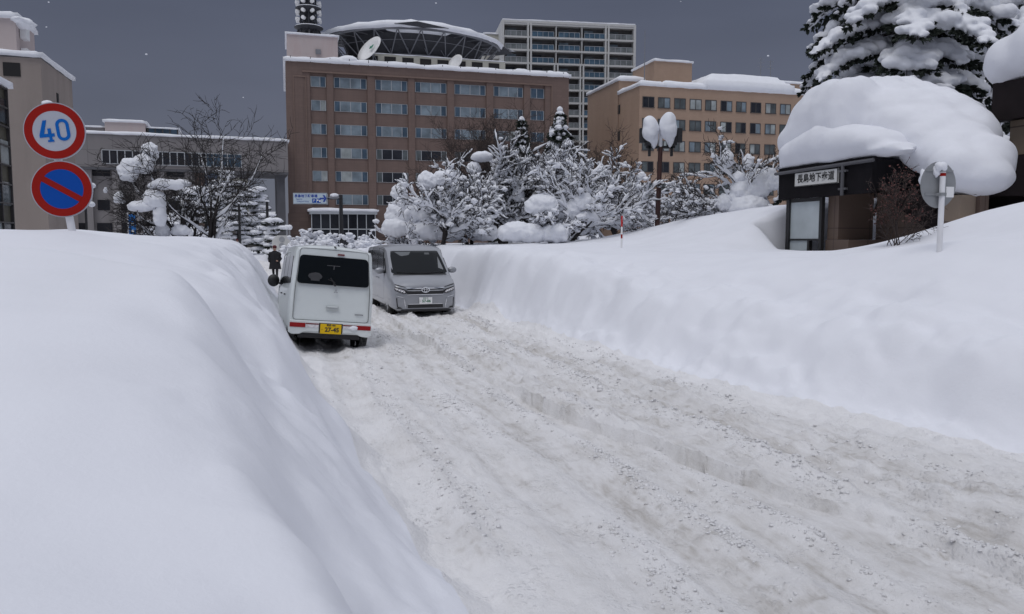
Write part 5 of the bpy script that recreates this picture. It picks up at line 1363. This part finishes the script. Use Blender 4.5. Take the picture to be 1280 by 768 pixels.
# white board with two round marks on two posts (seen beyond the white van)
Y = 60; b = at(353, 300, Y); e = empty('roadside_board', (b.x, b.y, 0)); tag(e, 'white snow crusted board with two grey round marks and two snow capped posts', 'board')
w0 = at(340, 300, Y).x - b.x; w1 = at(367, 300, Y).x - b.x; z0 = 1.2; z1 = at(350, 294.5, Y).z
MB().prism(rpoly([(w0, z0), (w1, z0), (w1 + .05, z1 - .35), (w1 - .3, z1), (w0 + .35, z1), (w0, z1 - .35)], .1), 'y', 0, .12).build('panel', mat('frosted_board', (.55, .55, .54), .7, var=.1, vscale=2), e)
for py in (299.5, 307.5): q = at(352.5, py, Y); disc_ = MB().cyl((0, -.03, 0), (0, -.002, 0), .22, 20).build('round_mark', M['pole_grey'], e, loc=(q.x - b.x, 0, q.z))
for px in (357.5, 361.5): x = at(px, 300, Y).x - b.x; MB().tube([(x, .2, 0), (x, .2, z1 + .5)], .04, 8).build('post', M['pole_grey'], e); MB().blob((x, .2, z1 + .62), (.22, .2, .2), 2, .15, int(px)).build('snow_cap', M['snow_far'], e, smooth=True)
# ------------------------------------------------------------------ trees
def wander(rng, p, d, L, n, jit, up):
    pts = [Vector(p)]; d = Vector(d).normalized()
    for i in range(n):
        d = (d + Vector((rng.gauss(0, jit), rng.gauss(0, jit), rng.gauss(0, jit) + up))).normalized()
        pts.append(pts[-1] + d * (L / n))
    return pts, d
def grow(rng, T):
    """returns list of (level, points, radii)"""
    out = []
    def rec(level, p, d, L, r):
        n = T['n'][level]; pts, dd = wander(rng, p, d, L, n, T['jit'][level], T['up'][level])
        r1 = r * T.get('tip', .35) if level < T['levels'] else r * .4
        rad = [r + (r1 - r) * i / n for i in range(n + 1)]
        out.append((level, pts, rad))
        if level >= T['levels']: return
        k = T['kids'][level]
        for i in range(k):
            u = T['from'][level] + (1 - T['from'][level]) * (i + rng.random() * .8) / k; u = min(u, .98)
            j = int(u * n); f = u * n - j; j = min(j, n - 1); q = pts[j].lerp(pts[j + 1], f); ax = (pts[j + 1] - pts[j]).normalized()
            a = rng.uniform(0, 2 * math.pi) if level == 0 else rng.uniform(0, 2 * math.pi)
            o = ax.orthogonal().normalized(); o = Matrix.Rotation(a if level else 2 * math.pi * (i * .382 + rng.random() * .1), 3, ax) @ o
            sp_ = R(rng.uniform(*T['ang'][level])); nd = ax * math.cos(sp_) + o * math.sin(sp_)
            nd.z += T.get('lift', 0); nd.normalize()
            rec(level + 1, q, nd, L * rng.uniform(*T['len'][level]), max(rad[j] * T['rr'][level], T.get('rmin', .008)))
    for (p, d, L, r) in T['trunks']: rec(0, p, d, L, r)
    return out
def bare_tree(name, loc, T, label, cat='tree', seed=1, group=None, snow=1.0, clump=.3, clump_r=(.08, .22), caps=(), bark='bark', maxsnow=3, twigsnow=.5, csq=.75):
    rng = random.Random(seed); e = empty(name, loc); tag(e, label, cat, group)
    br = grow(rng, T); tr = MB(); bb = MB(); sn = MB()
    for lv, pts, rad in br:
        (tr if lv == 0 else bb).tube(pts, rad, 8 if lv == 0 else (6 if lv < 2 else 4), cap=False)
        if snow > 0 and lv <= maxsnow:
            steep = abs((pts[-1] - pts[0]).normalized().z)
            if rng.random() < (1.0 if lv < 3 else twigsnow) and steep < .93:
                k = snow * (1 - steep * .55)
                rs = [(r * .7 + .024 * k + (.036 * k if lv < 3 else .010)) * rng.choice((.45, .8, 1.1, 1.5)) * rng.uniform(.85, 1.15) for r in rad]
                rs[0] *= .5; rs[-1] *= .5
                ps = [Vector(p) + Vector((0, 0, rad[i] * .55 + rs[i] * .75)) for i, p in enumerate(pts)]
                sn.tube(ps, rs, 6, flat=1.25)
        if snow > 0 and lv >= 1 and rng.random() < clump * (1 if lv > 1 else 1.5):
            for _ in range(rng.choice((1, 1, 2))):
                j = rng.randrange(1, len(pts)); r = rng.uniform(*clump_r) * (1 if lv > 1 else 1.25)
                sn.blob(Vector(pts[j]) + Vector((0, 0, r * .45)), (r * rng.uniform(.8, 1.5), r * rng.uniform(.8, 1.4), r * csq * rng.uniform(.8, 1.2)), 2, .45, rng.randrange(99))
    tr.build('trunk', M[bark], e, smooth=True); bb.build('branches', M[bark], e)
    if sn.n: sn.build('snow_on_branches', M['snow_far'], e, smooth=True)
    for i, (p, r) in enumerate(caps):
        c = MB(); c.blob(p, r, 4, .09, seed + i * 3, fr=.9); c.blob(Vector(p) + Vector((r[0] * .45, 0, -r[2] * .2)), (r[0] * .62, r[1] * .8, r[2] * .75), 3, .12, seed + i); c.blob(Vector(p) + Vector((-r[0] * .4, -.05, -r[2] * .25)), (r[0] * .6, r[1] * .7, r[2] * .7), 3, .12, seed + i + 7)
        for q_ in range(5):
            a_ = rng.uniform(0, 6.28); c.blob(Vector(p) + Vector((math.cos(a_) * r[0] * .65, math.sin(a_) * r[1] * .5, rng.uniform(-.45, .25) * r[2])), (r[0] * .42, r[1] * .42, r[2] * rng.uniform(.3, .5)), 3, .2, rng.randrange(60))
        sd_ = seed + i
        def dsp(co, no, a_=min(r) * .14, f_=.9 / max(r), sd_=sd_):
            return co + no * (a_ * (pn(co[:, 0] * f_ * 2.2 + co[:, 2] * f_, co[:, 2] * f_ * 2.5 - co[:, 1] * f_, sd_) + .5 * pn(co[:, 0] * f_ * 6, co[:, 2] * f_ * 6 + co[:, 1] * f_ * 3, sd_ + 3)))[:, None]
        remeshed(c, 'snow_lump', M['snow_far'], max(.035, min(r) * .1), 4, e, dsp)
    return e
def rel(px, py, Y, o): w = at(px, py, Y); return (w.x - o[0], w.y - o[1], w.z - o[2])
def gpos(px, Y, dz=-.3):
    b = at(px, 300, Y); return (b.x, b.y, ground(b.x, b.y) + dz)

# --- the big bare tree on the left, heavy lumps in its forks
o = gpos(243, 30); o = (o[0], o[1], .3)
T = dict(levels=4, n=[7, 7, 6, 4, 3], jit=[.06, .10, .13, .17, .2], up=[.03, .07, .05, .02, 0], kids=[4, 7, 6, 4], **{'from': [.30, .22, .15, .1]}, ang=[(20, 55), (25, 60), (25, 60), (25, 60)], len=[(.62, .95), (.42, .68), (.38, .62), (.35, .6)], rr=[.55, .5, .5, .55], rmin=.011,
         trunks=[((0, 0, 0), (-.12, 0, 1), 2.7, .20), ((.15, 0, 0), (.12, .05, 1), 3.5, .12), ((.3, .1, .2), (.34, 0, .9), 3.2, .09), ((-.05, -.1, .9), (-.62, -.1, 1), 2.6, .12), ((-.1, -.1, .8), (-1, -.1, .62), 1.9, .09)])
caps = [(rel(193, 250, 28.6, o), (.38, .42, .38)), (rel(176, 258, 28.5, o), (.45, .4, .2)), (rel(200, 268, 28.6, o), (.22, .3, .45)), (rel(160, 212, 29, o), (.34, .34, .45)), (rel(178, 205, 29.2, o), (.40, .34, .36)), (rel(207, 231, 28.8, o), (.62, .4, .2)), (rel(187, 190, 30, o), (.3, .3, .35)), (rel(150, 247, 29.8, o), (.22, .2, .24)), (rel(227, 229, 30, o), (.35, .25, .14)), (rel(226, 288, 29.3, o), (.35, .3, .2)), (rel(203, 288, 29.3, o), (.25, .3, .25)), (rel(132, 238, 29.8, o), (.07, .07, .13))]
bare_tree('bare_tree', o, T, 'tall leafless tree with heavy round snow lumps in its forks, left of the bridge opening', seed=11, snow=.5, clump=.0, caps=caps, maxsnow=1, twigsnow=.3)

# --- spreading garden trees in the middle
G_ = 'spreading snow laden trees in the middle garden'
def garden(px, Y, h, w, seed, label, lean=(0, 0), r=.13, caps=(), kids=(7, 8, 7, 4), snow=.85, clump=.02, cr=(.06, .12), n_tr=2, dz=-.3, name='snowy_tree', grp=G_):
    o = gpos(px, Y, dz); rng = random.Random(seed); tk = []
    for i in range(n_tr):
        a = rng.uniform(-.5, .5) if n_tr > 1 else 0
        tk.append(((rng.uniform(-.1, .1), rng.uniform(-.1, .1), 0), (lean[0] + a, rng.uniform(-.2, .2), 1), h * rng.uniform(.42, .55), r))
    T = dict(levels=4, n=[6, 7, 6, 4, 3], jit=[.10, .09, .13, .18, .2], up=[.02, .03, .01, 0, -.02], kids=list(kids), **{'from': [.30, .2, .12, .1]}, ang=[(35, 78), (28, 62), (28, 65), (30, 65)], len=[(w / h * .75, w / h * 1.15), (.42, .7), (.4, .62), (.35, .55)], rr=[.62, .56, .52, .6], rmin=.015, lift=.12, trunks=tk)
    cp_ = [(rel(a, b, Y - .3, o), rr) for a, b, rr in caps]
    return bare_tree(name, o, T, label, seed=seed, group=grp, snow=snow, clump=clump, clump_r=cr, caps=cp_, twigsnow=.85, maxsnow=3, csq=.85)
garden(628, 33, 5.2, 4.2, 21, 'broad snow laden tree directly left of the one bearing a flat snow cushion', r=.14, kids=(8, 8, 7, 5), caps=[(592, 210, (.30, .3, .26)), (602, 196, (.45, .4, .22)), (615, 228, (.22, .2, .24)), (695, 201, (.2, .2, .28)), (648, 243, (.25, .2, .35))])
garden(668, 34, 5.0, 4.6, 22, 'tallest broad snow laden tree in the centre of the garden', lean=(.1, 0), r=.14, kids=(8, 8, 7, 5), caps=[(655, 205, (.3, .3, .2)), (735, 205, (.25, .2, .2)), (628, 240, (.28, .2, .3))])
garden(683, 29, 2.9, 2.3, 23, 'low dark forked tree holding a big flat cushion of snow', r=.10, n_tr=1, kids=(5, 6, 5, 4), clump=.02, caps=[(677, 256, (.60, .5, .40)), (664, 292, (.55, .5, .36)), (645, 290, (.7, .6, .38)), (693, 291, (.5, .5, .38))])
garden(707, 29.5, 3.4, 3.2, 24, 'leaning snowy tree right of the flat cushion tree, bent towards the lamp post', lean=(.75, 0), r=.10, n_tr=1, kids=(7, 7, 6, 4), clump=.02, caps=[(729, 253, (.42, .4, .36)), (716, 262, (.3, .3, .4)), (735, 270, (.45, .3, .22))])
garden(770, 36, 4.0, 3.6, 25, 'snowy tree just left of the twin headed lamp post', lean=(-.1, 0), r=.11, caps=[(802, 220, (.2, .2, .19)), (762, 235, (.5, .3, .2)), (797, 255, (.4, .3, .4))])
garden(552, 29, 3.5, 2.9, 26, 'small snowy tree topped with three joined snow balls, behind the silver minivan', r=.09, n_tr=2, kids=(6, 7, 6, 4), clump=.02, caps=[(534, 227, (.38, .38, .36)), (550, 224, (.30, .3, .28)), (562, 224, (.26, .3, .34))])
garden(510, 30, 2.6, 2.3, 27, 'low rounded snowy bush tree at the left end of the garden', r=.07, n_tr=3, kids=(7, 7, 6, 4), clump=.03, caps=[(499, 240, (.30, .3, .30)), (502, 266, (.6, .5, .5)), (530, 262, (.75, .6, .55)), (500, 283, (.7, .6, .4)), (535, 287, (.9, .6, .42)), (560, 290, (.6, .5, .36))])
garden(590, 31, 3.4, 3.0, 28, 'snowy tree between the three snow balls and the broad garden trees', r=.09, kids=(6, 8, 7, 4), caps=[(603, 290, (.6, .5, .35)), (590, 262, (.3, .3, .2))])
garden(840, 42, 3.6, 3.4, 29, 'low snow covered tree right of the lamp post in front of the tan building', r=.09, grp=G_)
garden(885, 44, 3.4, 3.2, 30, 'low snow covered tree below the right half of the tan building', r=.09, grp=G_)
garden(725, 40, 4.6, 4.2, 31, 'snowy garden tree below the white apartment tower', r=.12, grp=G_)
# --- tree at the right with thick snow on few strong limbs
o = gpos(948, 28.5)
T = dict(levels=4, n=[6, 7, 6, 4, 3], jit=[.07, .09, .14, .18, .2], up=[.02, .02, .02, .0, 0], kids=[5, 6, 6, 4], **{'from': [.25, .3, .15, .1]}, ang=[(15, 45), (20, 50), (25, 60), (30, 60)], len=[(.7, 1.0), (.4, .62), (.4, .6), (.35, .55)], rr=[.6, .5, .5, .5], rmin=.011,
         trunks=[((0, 0, 0), (-.62, 0, 1), 1.75, .09), ((.5, 0, 0), (-.3, .1, 1), 1.9, .09), ((-.4, 0, 0), (-1, 0, .6), 1.7, .06)])
caps = [(rel(908, 198, 28.3, o), (.26, .25, .34)), (rel(923, 222, 28.4, o), (.26, .3, .22)), (rel(925, 240, 28.4, o), (.42, .35, .5)), (rel(945, 230, 28.4, o), (.5, .35, .55)), (rel(963, 225, 28.4, o), (.32, .3, .45)), (rel(935, 257, 28.3, o), (.7, .5, .4)), (rel(935, 203, 28.4, o), (.2, .2, .3)), (rel(905, 253, 28.4, o), (.3, .3, .3))]
bare_tree('bare_tree', o, T, 'leafless tree with thick snow wedges leaning left beside the underpass entrance', seed=41, snow=.6, clump=.03, clump_r=(.05, .09), caps=caps, maxsnow=2)
# --- brown leafless trees further back
B2 = 'brown leafless trees in front of the brown office'
for i, (px, Y, h, lab) in enumerate(((575, 62, 10.5, 'brown leafless tree furthest left before the brown office'), (612, 64, 11.5, 'tall brown leafless tree second from the left before the brown office'), (640, 60, 10.5, 'brown leafless tree just left of the smaller snowy conifer'), (742, 66, 9.5, 'brown leafless tree at the right corner of the brown office'))):
    o = gpos(px, Y)
    T = dict(levels=4, n=[6, 7, 6, 4, 3], jit=[.05, .10, .14, .17, .2], up=[.03, .08, .06, .03, 0], kids=[8, 8, 7, 5], **{'from': [.35, .2, .12, .1]}, ang=[(25, 60), (25, 55), (25, 55), (25, 55)], len=[(.55, .8), (.45, .65), (.4, .6), (.4, .6)], rr=[.5, .5, .5, .55], rmin=.014, trunks=[((0, 0, 0), (0, 0, 1), h * .55, .2)])
    bare_tree('bare_tree', o, T, lab, seed=51 + i, group=B2, snow=0, bark='twig')

# ------------------------------------------------------------------ conifers
def conifer(name, loc, h, rad, z0, label, seed, detail=1.0, group=None, profile=None, nring=7, step=.62, pad=1.0, voxel=.09, needle=1.0, droop=.5, trunk_r=.22):
    rng = random.Random(seed); e = empty(name, loc); tag(e, label, 'conifer', group)
    MB().tube([(0, 0, 0), (rng.uniform(-.1, .1), 0, h * .5), (0, 0, h * .985)], [trunk_r, trunk_r * .6, .02], 8).build('trunk', M['bark'], e, smooth=True)
    lim = MB(); nd = MB(); sn = MB(); z = z0
    prof = profile or (lambda k: rad * (1 - k) ** .8)
    while z < h * .985:
        k = (z - z0) / (h - z0); L0 = max(prof(k), .12)
        nb = max(4, int(nring * (.55 + .45 * (1 - k))))
        for b in range(nb):
            a = 2 * math.pi * (b + rng.random() * .7) / nb + z * 2.4; L = L0 * rng.uniform(.72, 1.15)
            pts = []; rise = rng.uniform(.05, .25)
            for i in range(7):
                u = i / 6; r_ = L * u; zz = z + rng.uniform(-.03, .03) + L * (rise * u * 1.2 - droop * u * u * rng.uniform(.85, 1.1))
                pts.append(Vector((math.cos(a) * r_, math.sin(a) * r_, zz)))
            lim.tube(pts, [max(.012, .055 * L / 3 * (1 - i / 6.5)) for i in range(7)], 5, cap=False)
            side = Vector((-math.sin(a), math.cos(a), 0)); out = Vector((math.cos(a), math.sin(a), 0))
            W = min(.42 * L, 1.0)
            nsub = max(3, int(L * 5.0 * detail))
            for q in range(nsub):
                u = .22 + .78 * (q + rng.random()) / nsub; j = min(int(u * 6), 5); c = pts[j].lerp(pts[j + 1], u * 6 - j)
                for sd in (-1, 1):
                    w = W * math.sin(math.pi * min(1, u * .95 + .05)) ** .6 * rng.uniform(.5, 1.05)
                    tip = c + side * sd * w + out * w * .5 + Vector((0, 0, -w * rng.uniform(.25, .55)))
                    for m_ in range(max(2, int(w * 7 * detail))):
                        v = rng.uniform(.15, 1.0); p = c.lerp(tip, v)
                        for s_ in range(int(4 * needle)):
                            d = (side * sd * rng.uniform(.1, 1) + out * rng.uniform(-.1, 1) + Vector((0, 0, rng.uniform(-1.1, .15)))).normalized()
                            l_ = rng.uniform(.10, .22) / max(detail, .5); x_ = d.orthogonal().normalized() * l_ * rng.uniform(.14, .24); x_.rotate(Matrix.Rotation(rng.random() * 6.3, 3, d))
                            nd.add([p - x_, p + d * l_ * .5 - x_ * 1.1, p + d * l_, p + d * l_ * .5 + x_ * 1.1, p + x_], [(0, 1, 2, 3, 4)])
                    if rng.random() < .62 * pad:
                        r_ = w * rng.uniform(.28, .46) + .05; sn.blob(c.lerp(tip, rng.uniform(.35, .7)) + Vector((0, 0, r_ * .42 + .03)), (r_, r_, r_ * .55), 2, .25, rng.randrange(90))
            for q in range(max(3, int(L * 3.2))):
                u = .25 + .72 * (q + .5) / max(3, int(L * 3.2)); j = min(int(u * 6), 5); c = pts[j].lerp(pts[j + 1], u * 6 - j)
                if rng.random() < .93 * min(1, pad + .2):
                    r_ = (.13 + .17 * min(L, 2.5)) * math.sin(math.pi * (.12 + .80 * u)) * rng.uniform(.75, 1.2) * pad
                    sn.blob(c + Vector((0, 0, r_ * .42 + .04)), (r_ * 1.1, r_ * 1.1, r_ * .66), 2, .22, rng.randrange(90))
        z += step * (1 - .35 * k) * rng.uniform(.85, 1.15)
    sn.blob((0, 0, h), (.12 * pad + .05, .12 * pad + .05, .2), 2, .1)
    lim.build('limbs', M['bark'], e, smooth=True); nd.build('crown', M['needle'], e)
    if voxel: remeshed(sn, 'snow_on_boughs', M['snow_far'], voxel, 2, e, lambda co, no: co + no * (.05 * pn(co[:, 0] * 5 + co[:, 2] * 2, co[:, 1] * 5 - co[:, 2] * 3, 8))[:, None])
    else: sn.build('snow_on_boughs', M['snow_far'], e, smooth=True)
    return e
o = gpos(1122, 27, 0)
conifer('conifer', (o[0], o[1], .5), 17, 4.0, 3.2, 'huge dark conifer under thick pads of snow behind the underpass entrance', 61, detail=1.0, profile=lambda k: 4.0 * (1 - .22 * k - .78 * k ** 3), nring=8, step=.98, pad=.70, voxel=.055, needle=2.6, droop=.52, trunk_r=.3)
o = gpos(1305, 33, 0)
conifer('conifer', (o[0], o[1], .5), 18, 4.4, 6.5, 'second big conifer at the top right corner, cut by the picture edge', 62, detail=.8, profile=lambda k: 4.4 * (1 - .2 * k - .8 * k ** 3), nring=8, step=1.0, pad=1.1, voxel=.09, needle=1.4, droop=.4)
for px, Y, yt, r_, sd, lab in ((699, 52, 137, 3.1, 63, 'snow covered pointed conifer, the taller one, below the apartment tower'), (652, 57, 149, 2.2, 64, 'smaller snow covered pointed conifer before the brown office')):
    o = gpos(px, Y, 0); h = at(px, yt, Y).z - .5
    conifer('conifer', (o[0], o[1], .5), h, r_, 1.2, lab, sd, detail=.5, group='pointed conifers behind the garden trees', profile=lambda k, r_=r_: r_ * (1 - k) ** .9, nring=8, step=.46, pad=1.3, voxel=None, needle=1.6, droop=.45, trunk_r=.15)
# --- trees of the street beyond the bridge: clouds of snow on dark stems
labs = ['snowy street pine right against the blue grey bridge pier', 'snowy street pine before the left part of the cream flats', 'snowy street pine before the middle of the cream flats', 'snowy street pine before the right edge of the cream flats', 'tall layered snowy pine right of the cream flats', 'snowy street pine in the middle of the bridge opening', 'low snowy street tree near the right bridge pier', 'snowy tree left of the brown bridge pier', 'snowy tree before the dark wall left of the brown pier']
for i, (px, Y, yt, w) in enumerate(((268, 75, 232, 1.6), (281, 82, 214, 1.7), (296, 80, 226, 1.6), (308, 84, 238, 1.4), (323, 85, 232, 1.3), (333, 80, 270, 1.2), (343, 70, 276, 1.1), (247, 66, 232, 1.6), (232, 60, 240, 1.6))):
    b = at(px, 300, Y); h = at(px, yt, Y).z; rng = random.Random(300 + i)
    e = empty('street_pine', (b.x, b.y, .0)); tag(e, labs[i], 'tree', 'snowy pines lining the far street')
    MB().tube([(0, 0, 0), (rng.uniform(-.3, .3), 0, h * .5), (rng.uniform(-.2, .2), 0, h * .97)], [.16, .11, .04], 7).build('trunk', M['bark'], e, smooth=True)
    lb = MB(); nd = MB(); sn = MB(); z = h * .22
    while z < h:
        k = z / h; nb = rng.choice((2, 3, 3, 4))
        for q in range(nb):
            a = rng.uniform(0, 6.28); L = w * (1.05 - k * .55) * rng.uniform(.5, 1.05); tip = Vector((math.cos(a) * L, math.sin(a) * L, z + L * rng.uniform(-.25, .1)))
            lb.tube([(0, 0, z - .1), tip * .5 + Vector((0, 0, z * .5 + .06)), tip], [.05, .035, .015], 5, cap=False)
            for m_ in range(3):
                p = Vector((0, 0, z)).lerp(tip, rng.uniform(.5, 1.05)) + Vector((rng.gauss(0, .12), rng.gauss(0, .12), 0)); r_ = rng.uniform(.22, .48)
                sn.blob(p + Vector((0, 0, .12)), (r_ * 1.25, r_ * 1.25, r_ * .55), 2, .25, rng.randrange(90))
                for s_ in range(26):
                    d = Vector((rng.gauss(0, 1), rng.gauss(0, 1), rng.uniform(-1.2, .1))).normalized(); q0 = p + Vector((rng.gauss(0, r_ * .6), rng.gauss(0, r_ * .6), -.02)); x_ = d.orthogonal().normalized() * .04
                    nd.add([q0 - x_, q0 + d * .3, q0 + x_], [(0, 1, 2)])
        z += rng.uniform(.35, .7)
    lb.build('limbs', M['bark'], e); nd.build('crown', M['needle'], e); sn.build('snow_on_boughs', M['snow_far'], e, smooth=True)
# --- snow covered shrubs at the foot of the office
for i, (px, Y, h, w, lab) in enumerate(((374, 52, 2.0, 1.5, 'snow covered shrub below the guide sign, left end of the row'), (390, 50, 2.3, 1.6, 'snow covered shrub below the right half of the guide sign'), (409, 49, 2.1, 1.6, 'snow covered shrub just left of the street lamp'), (445, 48, 1.9, 1.7, 'snow covered shrub just right of the street lamp'), (462, 46, 1.8, 1.5, 'snow covered shrub behind the silver minivan roof'), (214, 34, 3.0, 1.4, 'snow covered shrub behind the bare tree trunk, above the left bank'))):
    b = at(px, 300, Y); o = (b.x, b.y, .6); rng = random.Random(400 + i)
    T = dict(levels=3, n=[4, 4, 3, 3], jit=[.15, .2, .2, .2], up=[.02, 0, 0, 0], kids=[6, 5, 4], **{'from': [.2, .2, .2]}, ang=[(20, 60), (25, 60), (30, 60)], len=[(.5, .8), (.5, .7), (.4, .6)], rr=[.6, .6, .6], rmin=.012, trunks=[((rng.uniform(-.3, .3), 0, 0), (rng.uniform(-.6, .6), rng.uniform(-.3, .3), 1), h * rng.uniform(.38, .55), .035) for _ in range(5)])
    bare_tree('shrub', o, T, lab, cat='shrub', seed=401 + i, group='snow covered shrubs by the roadside', snow=1.0, clump=.2, clump_r=(.07, .17), twigsnow=.6)
# --- brown leaved bush by the entrance
o = gpos(1118, 14.5, -.1); rng = random.Random(77)
T = dict(levels=3, n=[7, 6, 5, 4], jit=[.07, .1, .14, .2], up=[.02, .03, .02, 0], kids=[6, 4, 3], **{'from': [.35, .25, .2]}, ang=[(15, 40), (20, 50), (25, 60)], len=[(.4, .65), (.4, .6), (.35, .55)], rr=[.6, .6, .6], rmin=.004,
         trunks=[((rng.uniform(-.12, .12), rng.uniform(-.1, .1), 0), (x, rng.uniform(-.15, .15), 1), L * .62, .010) for x, L in ((-.32, 1.35), (-.18, 1.6), (-.05, 1.75), (.08, 1.6), (.2, 1.5), (-.45, 1.1), (.75, 1.15), (1.0, 1.1), (.9, .9), (-.7, .7))])
e = bare_tree('leafless_bush', o, T, 'thin brown bush with a few dead leaves in front of the underpass entrance', cat='bush', seed=78, snow=0, bark='twig')
br = grow(random.Random(78), T); lf = MB(); rng = random.Random(5); sb = MB()
for lv, pts, rad in br:
    if lv >= 2:
        for p in pts[1:]:
            if p.z > .5 and p.x < .35 and rng.random() < .22:
                d = Vector((rng.gauss(0, 1), rng.gauss(0, 1), rng.gauss(0, 1) - .4)).normalized(); s_ = rng.uniform(.025, .05); x_ = d.orthogonal().normalized() * s_ * .5
                lf.add([p, p + d * s_ * .5 + x_, p + d * s_, p + d * s_ * .5 - x_], [(0, 1, 2, 3)])
            if p.z > .9 and rng.random() < .006: sb.blob(p, (.035, .03, .025), 2, .3, rng.randrange(50))
lf.build('leaves', M['leafdead'], e)
for c in ((1156, 222, 13.9), (1160, 230, 13.9)):
    q = MB(); w = at(*c); q.blob((w.x - o[0], w.y - o[1], w.z - o[2]), (.09, .08, .14), 3, .3, int(c[1])); q.build('snow_lump', M['snow_far'], e, smooth=True)
# a few snowflakes in the air
fl = MB(); rng = random.Random(9)
for px, py, Y in ((61, 3, 9), (58, 34, 14), (304, 122, 9), (183, 68, 14), (851, 2, 11), (545, 4, 12), (960, 70, 18)):
    w = at(px, py, Y); r_ = .0013 * Y * rng.uniform(.5, 1); fl.blob(w, (r_ * 1.3, r_, r_ * .8), 1, .3, px)
tag(fl.build('falling_snow', M['snow_far']), kind='stuff')
# ------------------------------------------------------------------ camera, light, sky
cam = bpy.data.cameras.new('camera'); co_ = bpy.data.objects.new('camera', cam); COL.objects.link(co_)
cam.sensor_width = 36; cam.lens = F / 1280 * 36; cam.clip_end = 5000; cam.clip_start = .05
co_.location = (0, 0, EYE); co_.rotation_euler = (R(90) - PITCH, 0, 0); sc.camera = co_
SUN_EL, SUN_AZ = 62, 205      # high behind thick cloud, from behind the camera's left
W = bpy.data.worlds.new('World'); sc.world = W; W.use_nodes = True
nt = W.node_tree; bg = nt.nodes['Background']
sky = nt.nodes.new('ShaderNodeTexSky'); sky.sky_type = 'NISHITA'; sky.sun_disc = False; sky.sun_elevation = R(SUN_EL); sky.sun_rotation = R(SUN_AZ)
tc = nt.nodes.new('ShaderNodeTexCoord'); sx = nt.nodes.new('ShaderNodeSeparateXYZ'); nt.links.new(tc.outputs['Generated'], sx.inputs[0])
rp = nt.nodes.new('ShaderNodeValToRGB'); nt.links.new(sx.outputs[2], rp.inputs[0])
el = rp.color_ramp.elements
el[0].position = 0.0; el[0].color = (1.70, 1.82, 2.3, 1)
el[1].position = 1.0; el[1].color = (9.8, 10.2, 11.6, 1)
for p, c in ((.16, (1.36, 1.48, 2.02, 1)), (.32, (1.12, 1.28, 1.86, 1)), (.5, (5.2, 5.5, 6.4, 1))):
    e = el.new(p); e.color = c
nz = nt.nodes.new('ShaderNodeTexNoise'); nz.inputs['Scale'].default_value = 1.6; nz.inputs['Detail'].default_value = 4
mpn = nt.nodes.new('ShaderNodeMapping'); mpn.inputs['Scale'].default_value = (1, 1, 3.5); nt.links.new(tc.outputs['Generated'], mpn.inputs[0]); nt.links.new(mpn.outputs[0], nz.inputs['Vector'])
mr = nt.nodes.new('ShaderNodeMapRange'); mr.inputs[1].default_value = .3; mr.inputs[2].default_value = .7; mr.inputs[3].default_value = .84; mr.inputs[4].default_value = 1.16
nt.links.new(nz.outputs['Fac'], mr.inputs[0])
ml = nt.nodes.new('ShaderNodeMix'); ml.data_type = 'RGBA'; ml.blend_type = 'MULTIPLY'; ml.inputs['Factor'].default_value = 1
nt.links.new(rp.outputs[0], ml.inputs['A']); nt.links.new(mr.outputs[0], ml.inputs['B'])
mx = nt.nodes.new('ShaderNodeMix'); mx.data_type = 'RGBA'; mx.inputs['Factor'].default_value = .96
nt.links.new(sky.outputs[0], mx.inputs['A']); nt.links.new(ml.outputs['Result'], mx.inputs['B'])
nt.links.new(mx.outputs['Result'], bg.inputs['Color']); bg.inputs['Strength'].default_value = .075
sun = bpy.data.lights.new('sun', 'SUN'); sun.energy = .88; sun.angle = R(35); sun.color = (1, .98, .95)
so = bpy.data.objects.new('sun', sun); COL.objects.link(so)
# direction towards the sun
az = R(SUN_AZ); dv = Vector((math.sin(az) * math.cos(R(SUN_EL)), math.cos(az) * math.cos(R(SUN_EL)), math.sin(R(SUN_EL))))
so.rotation_euler = dv.to_track_quat('Z', 'Y').to_euler(); so.location = (0, 0, 60)
sc.view_settings.view_transform = 'Standard'; sc.view_settings.look = 'None'; sc.view_settings.exposure = 0; sc.view_settings.gamma = 1
sc.view_settings.use_curve_mapping = False
sc.cycles.max_bounces = 6; sc.cycles.diffuse_bounces = 4; sc.cycles.use_denoising = True
for o in list(bpy.data.objects):
    if o.name.endswith('_raw'): bpy.data.objects.remove(o)
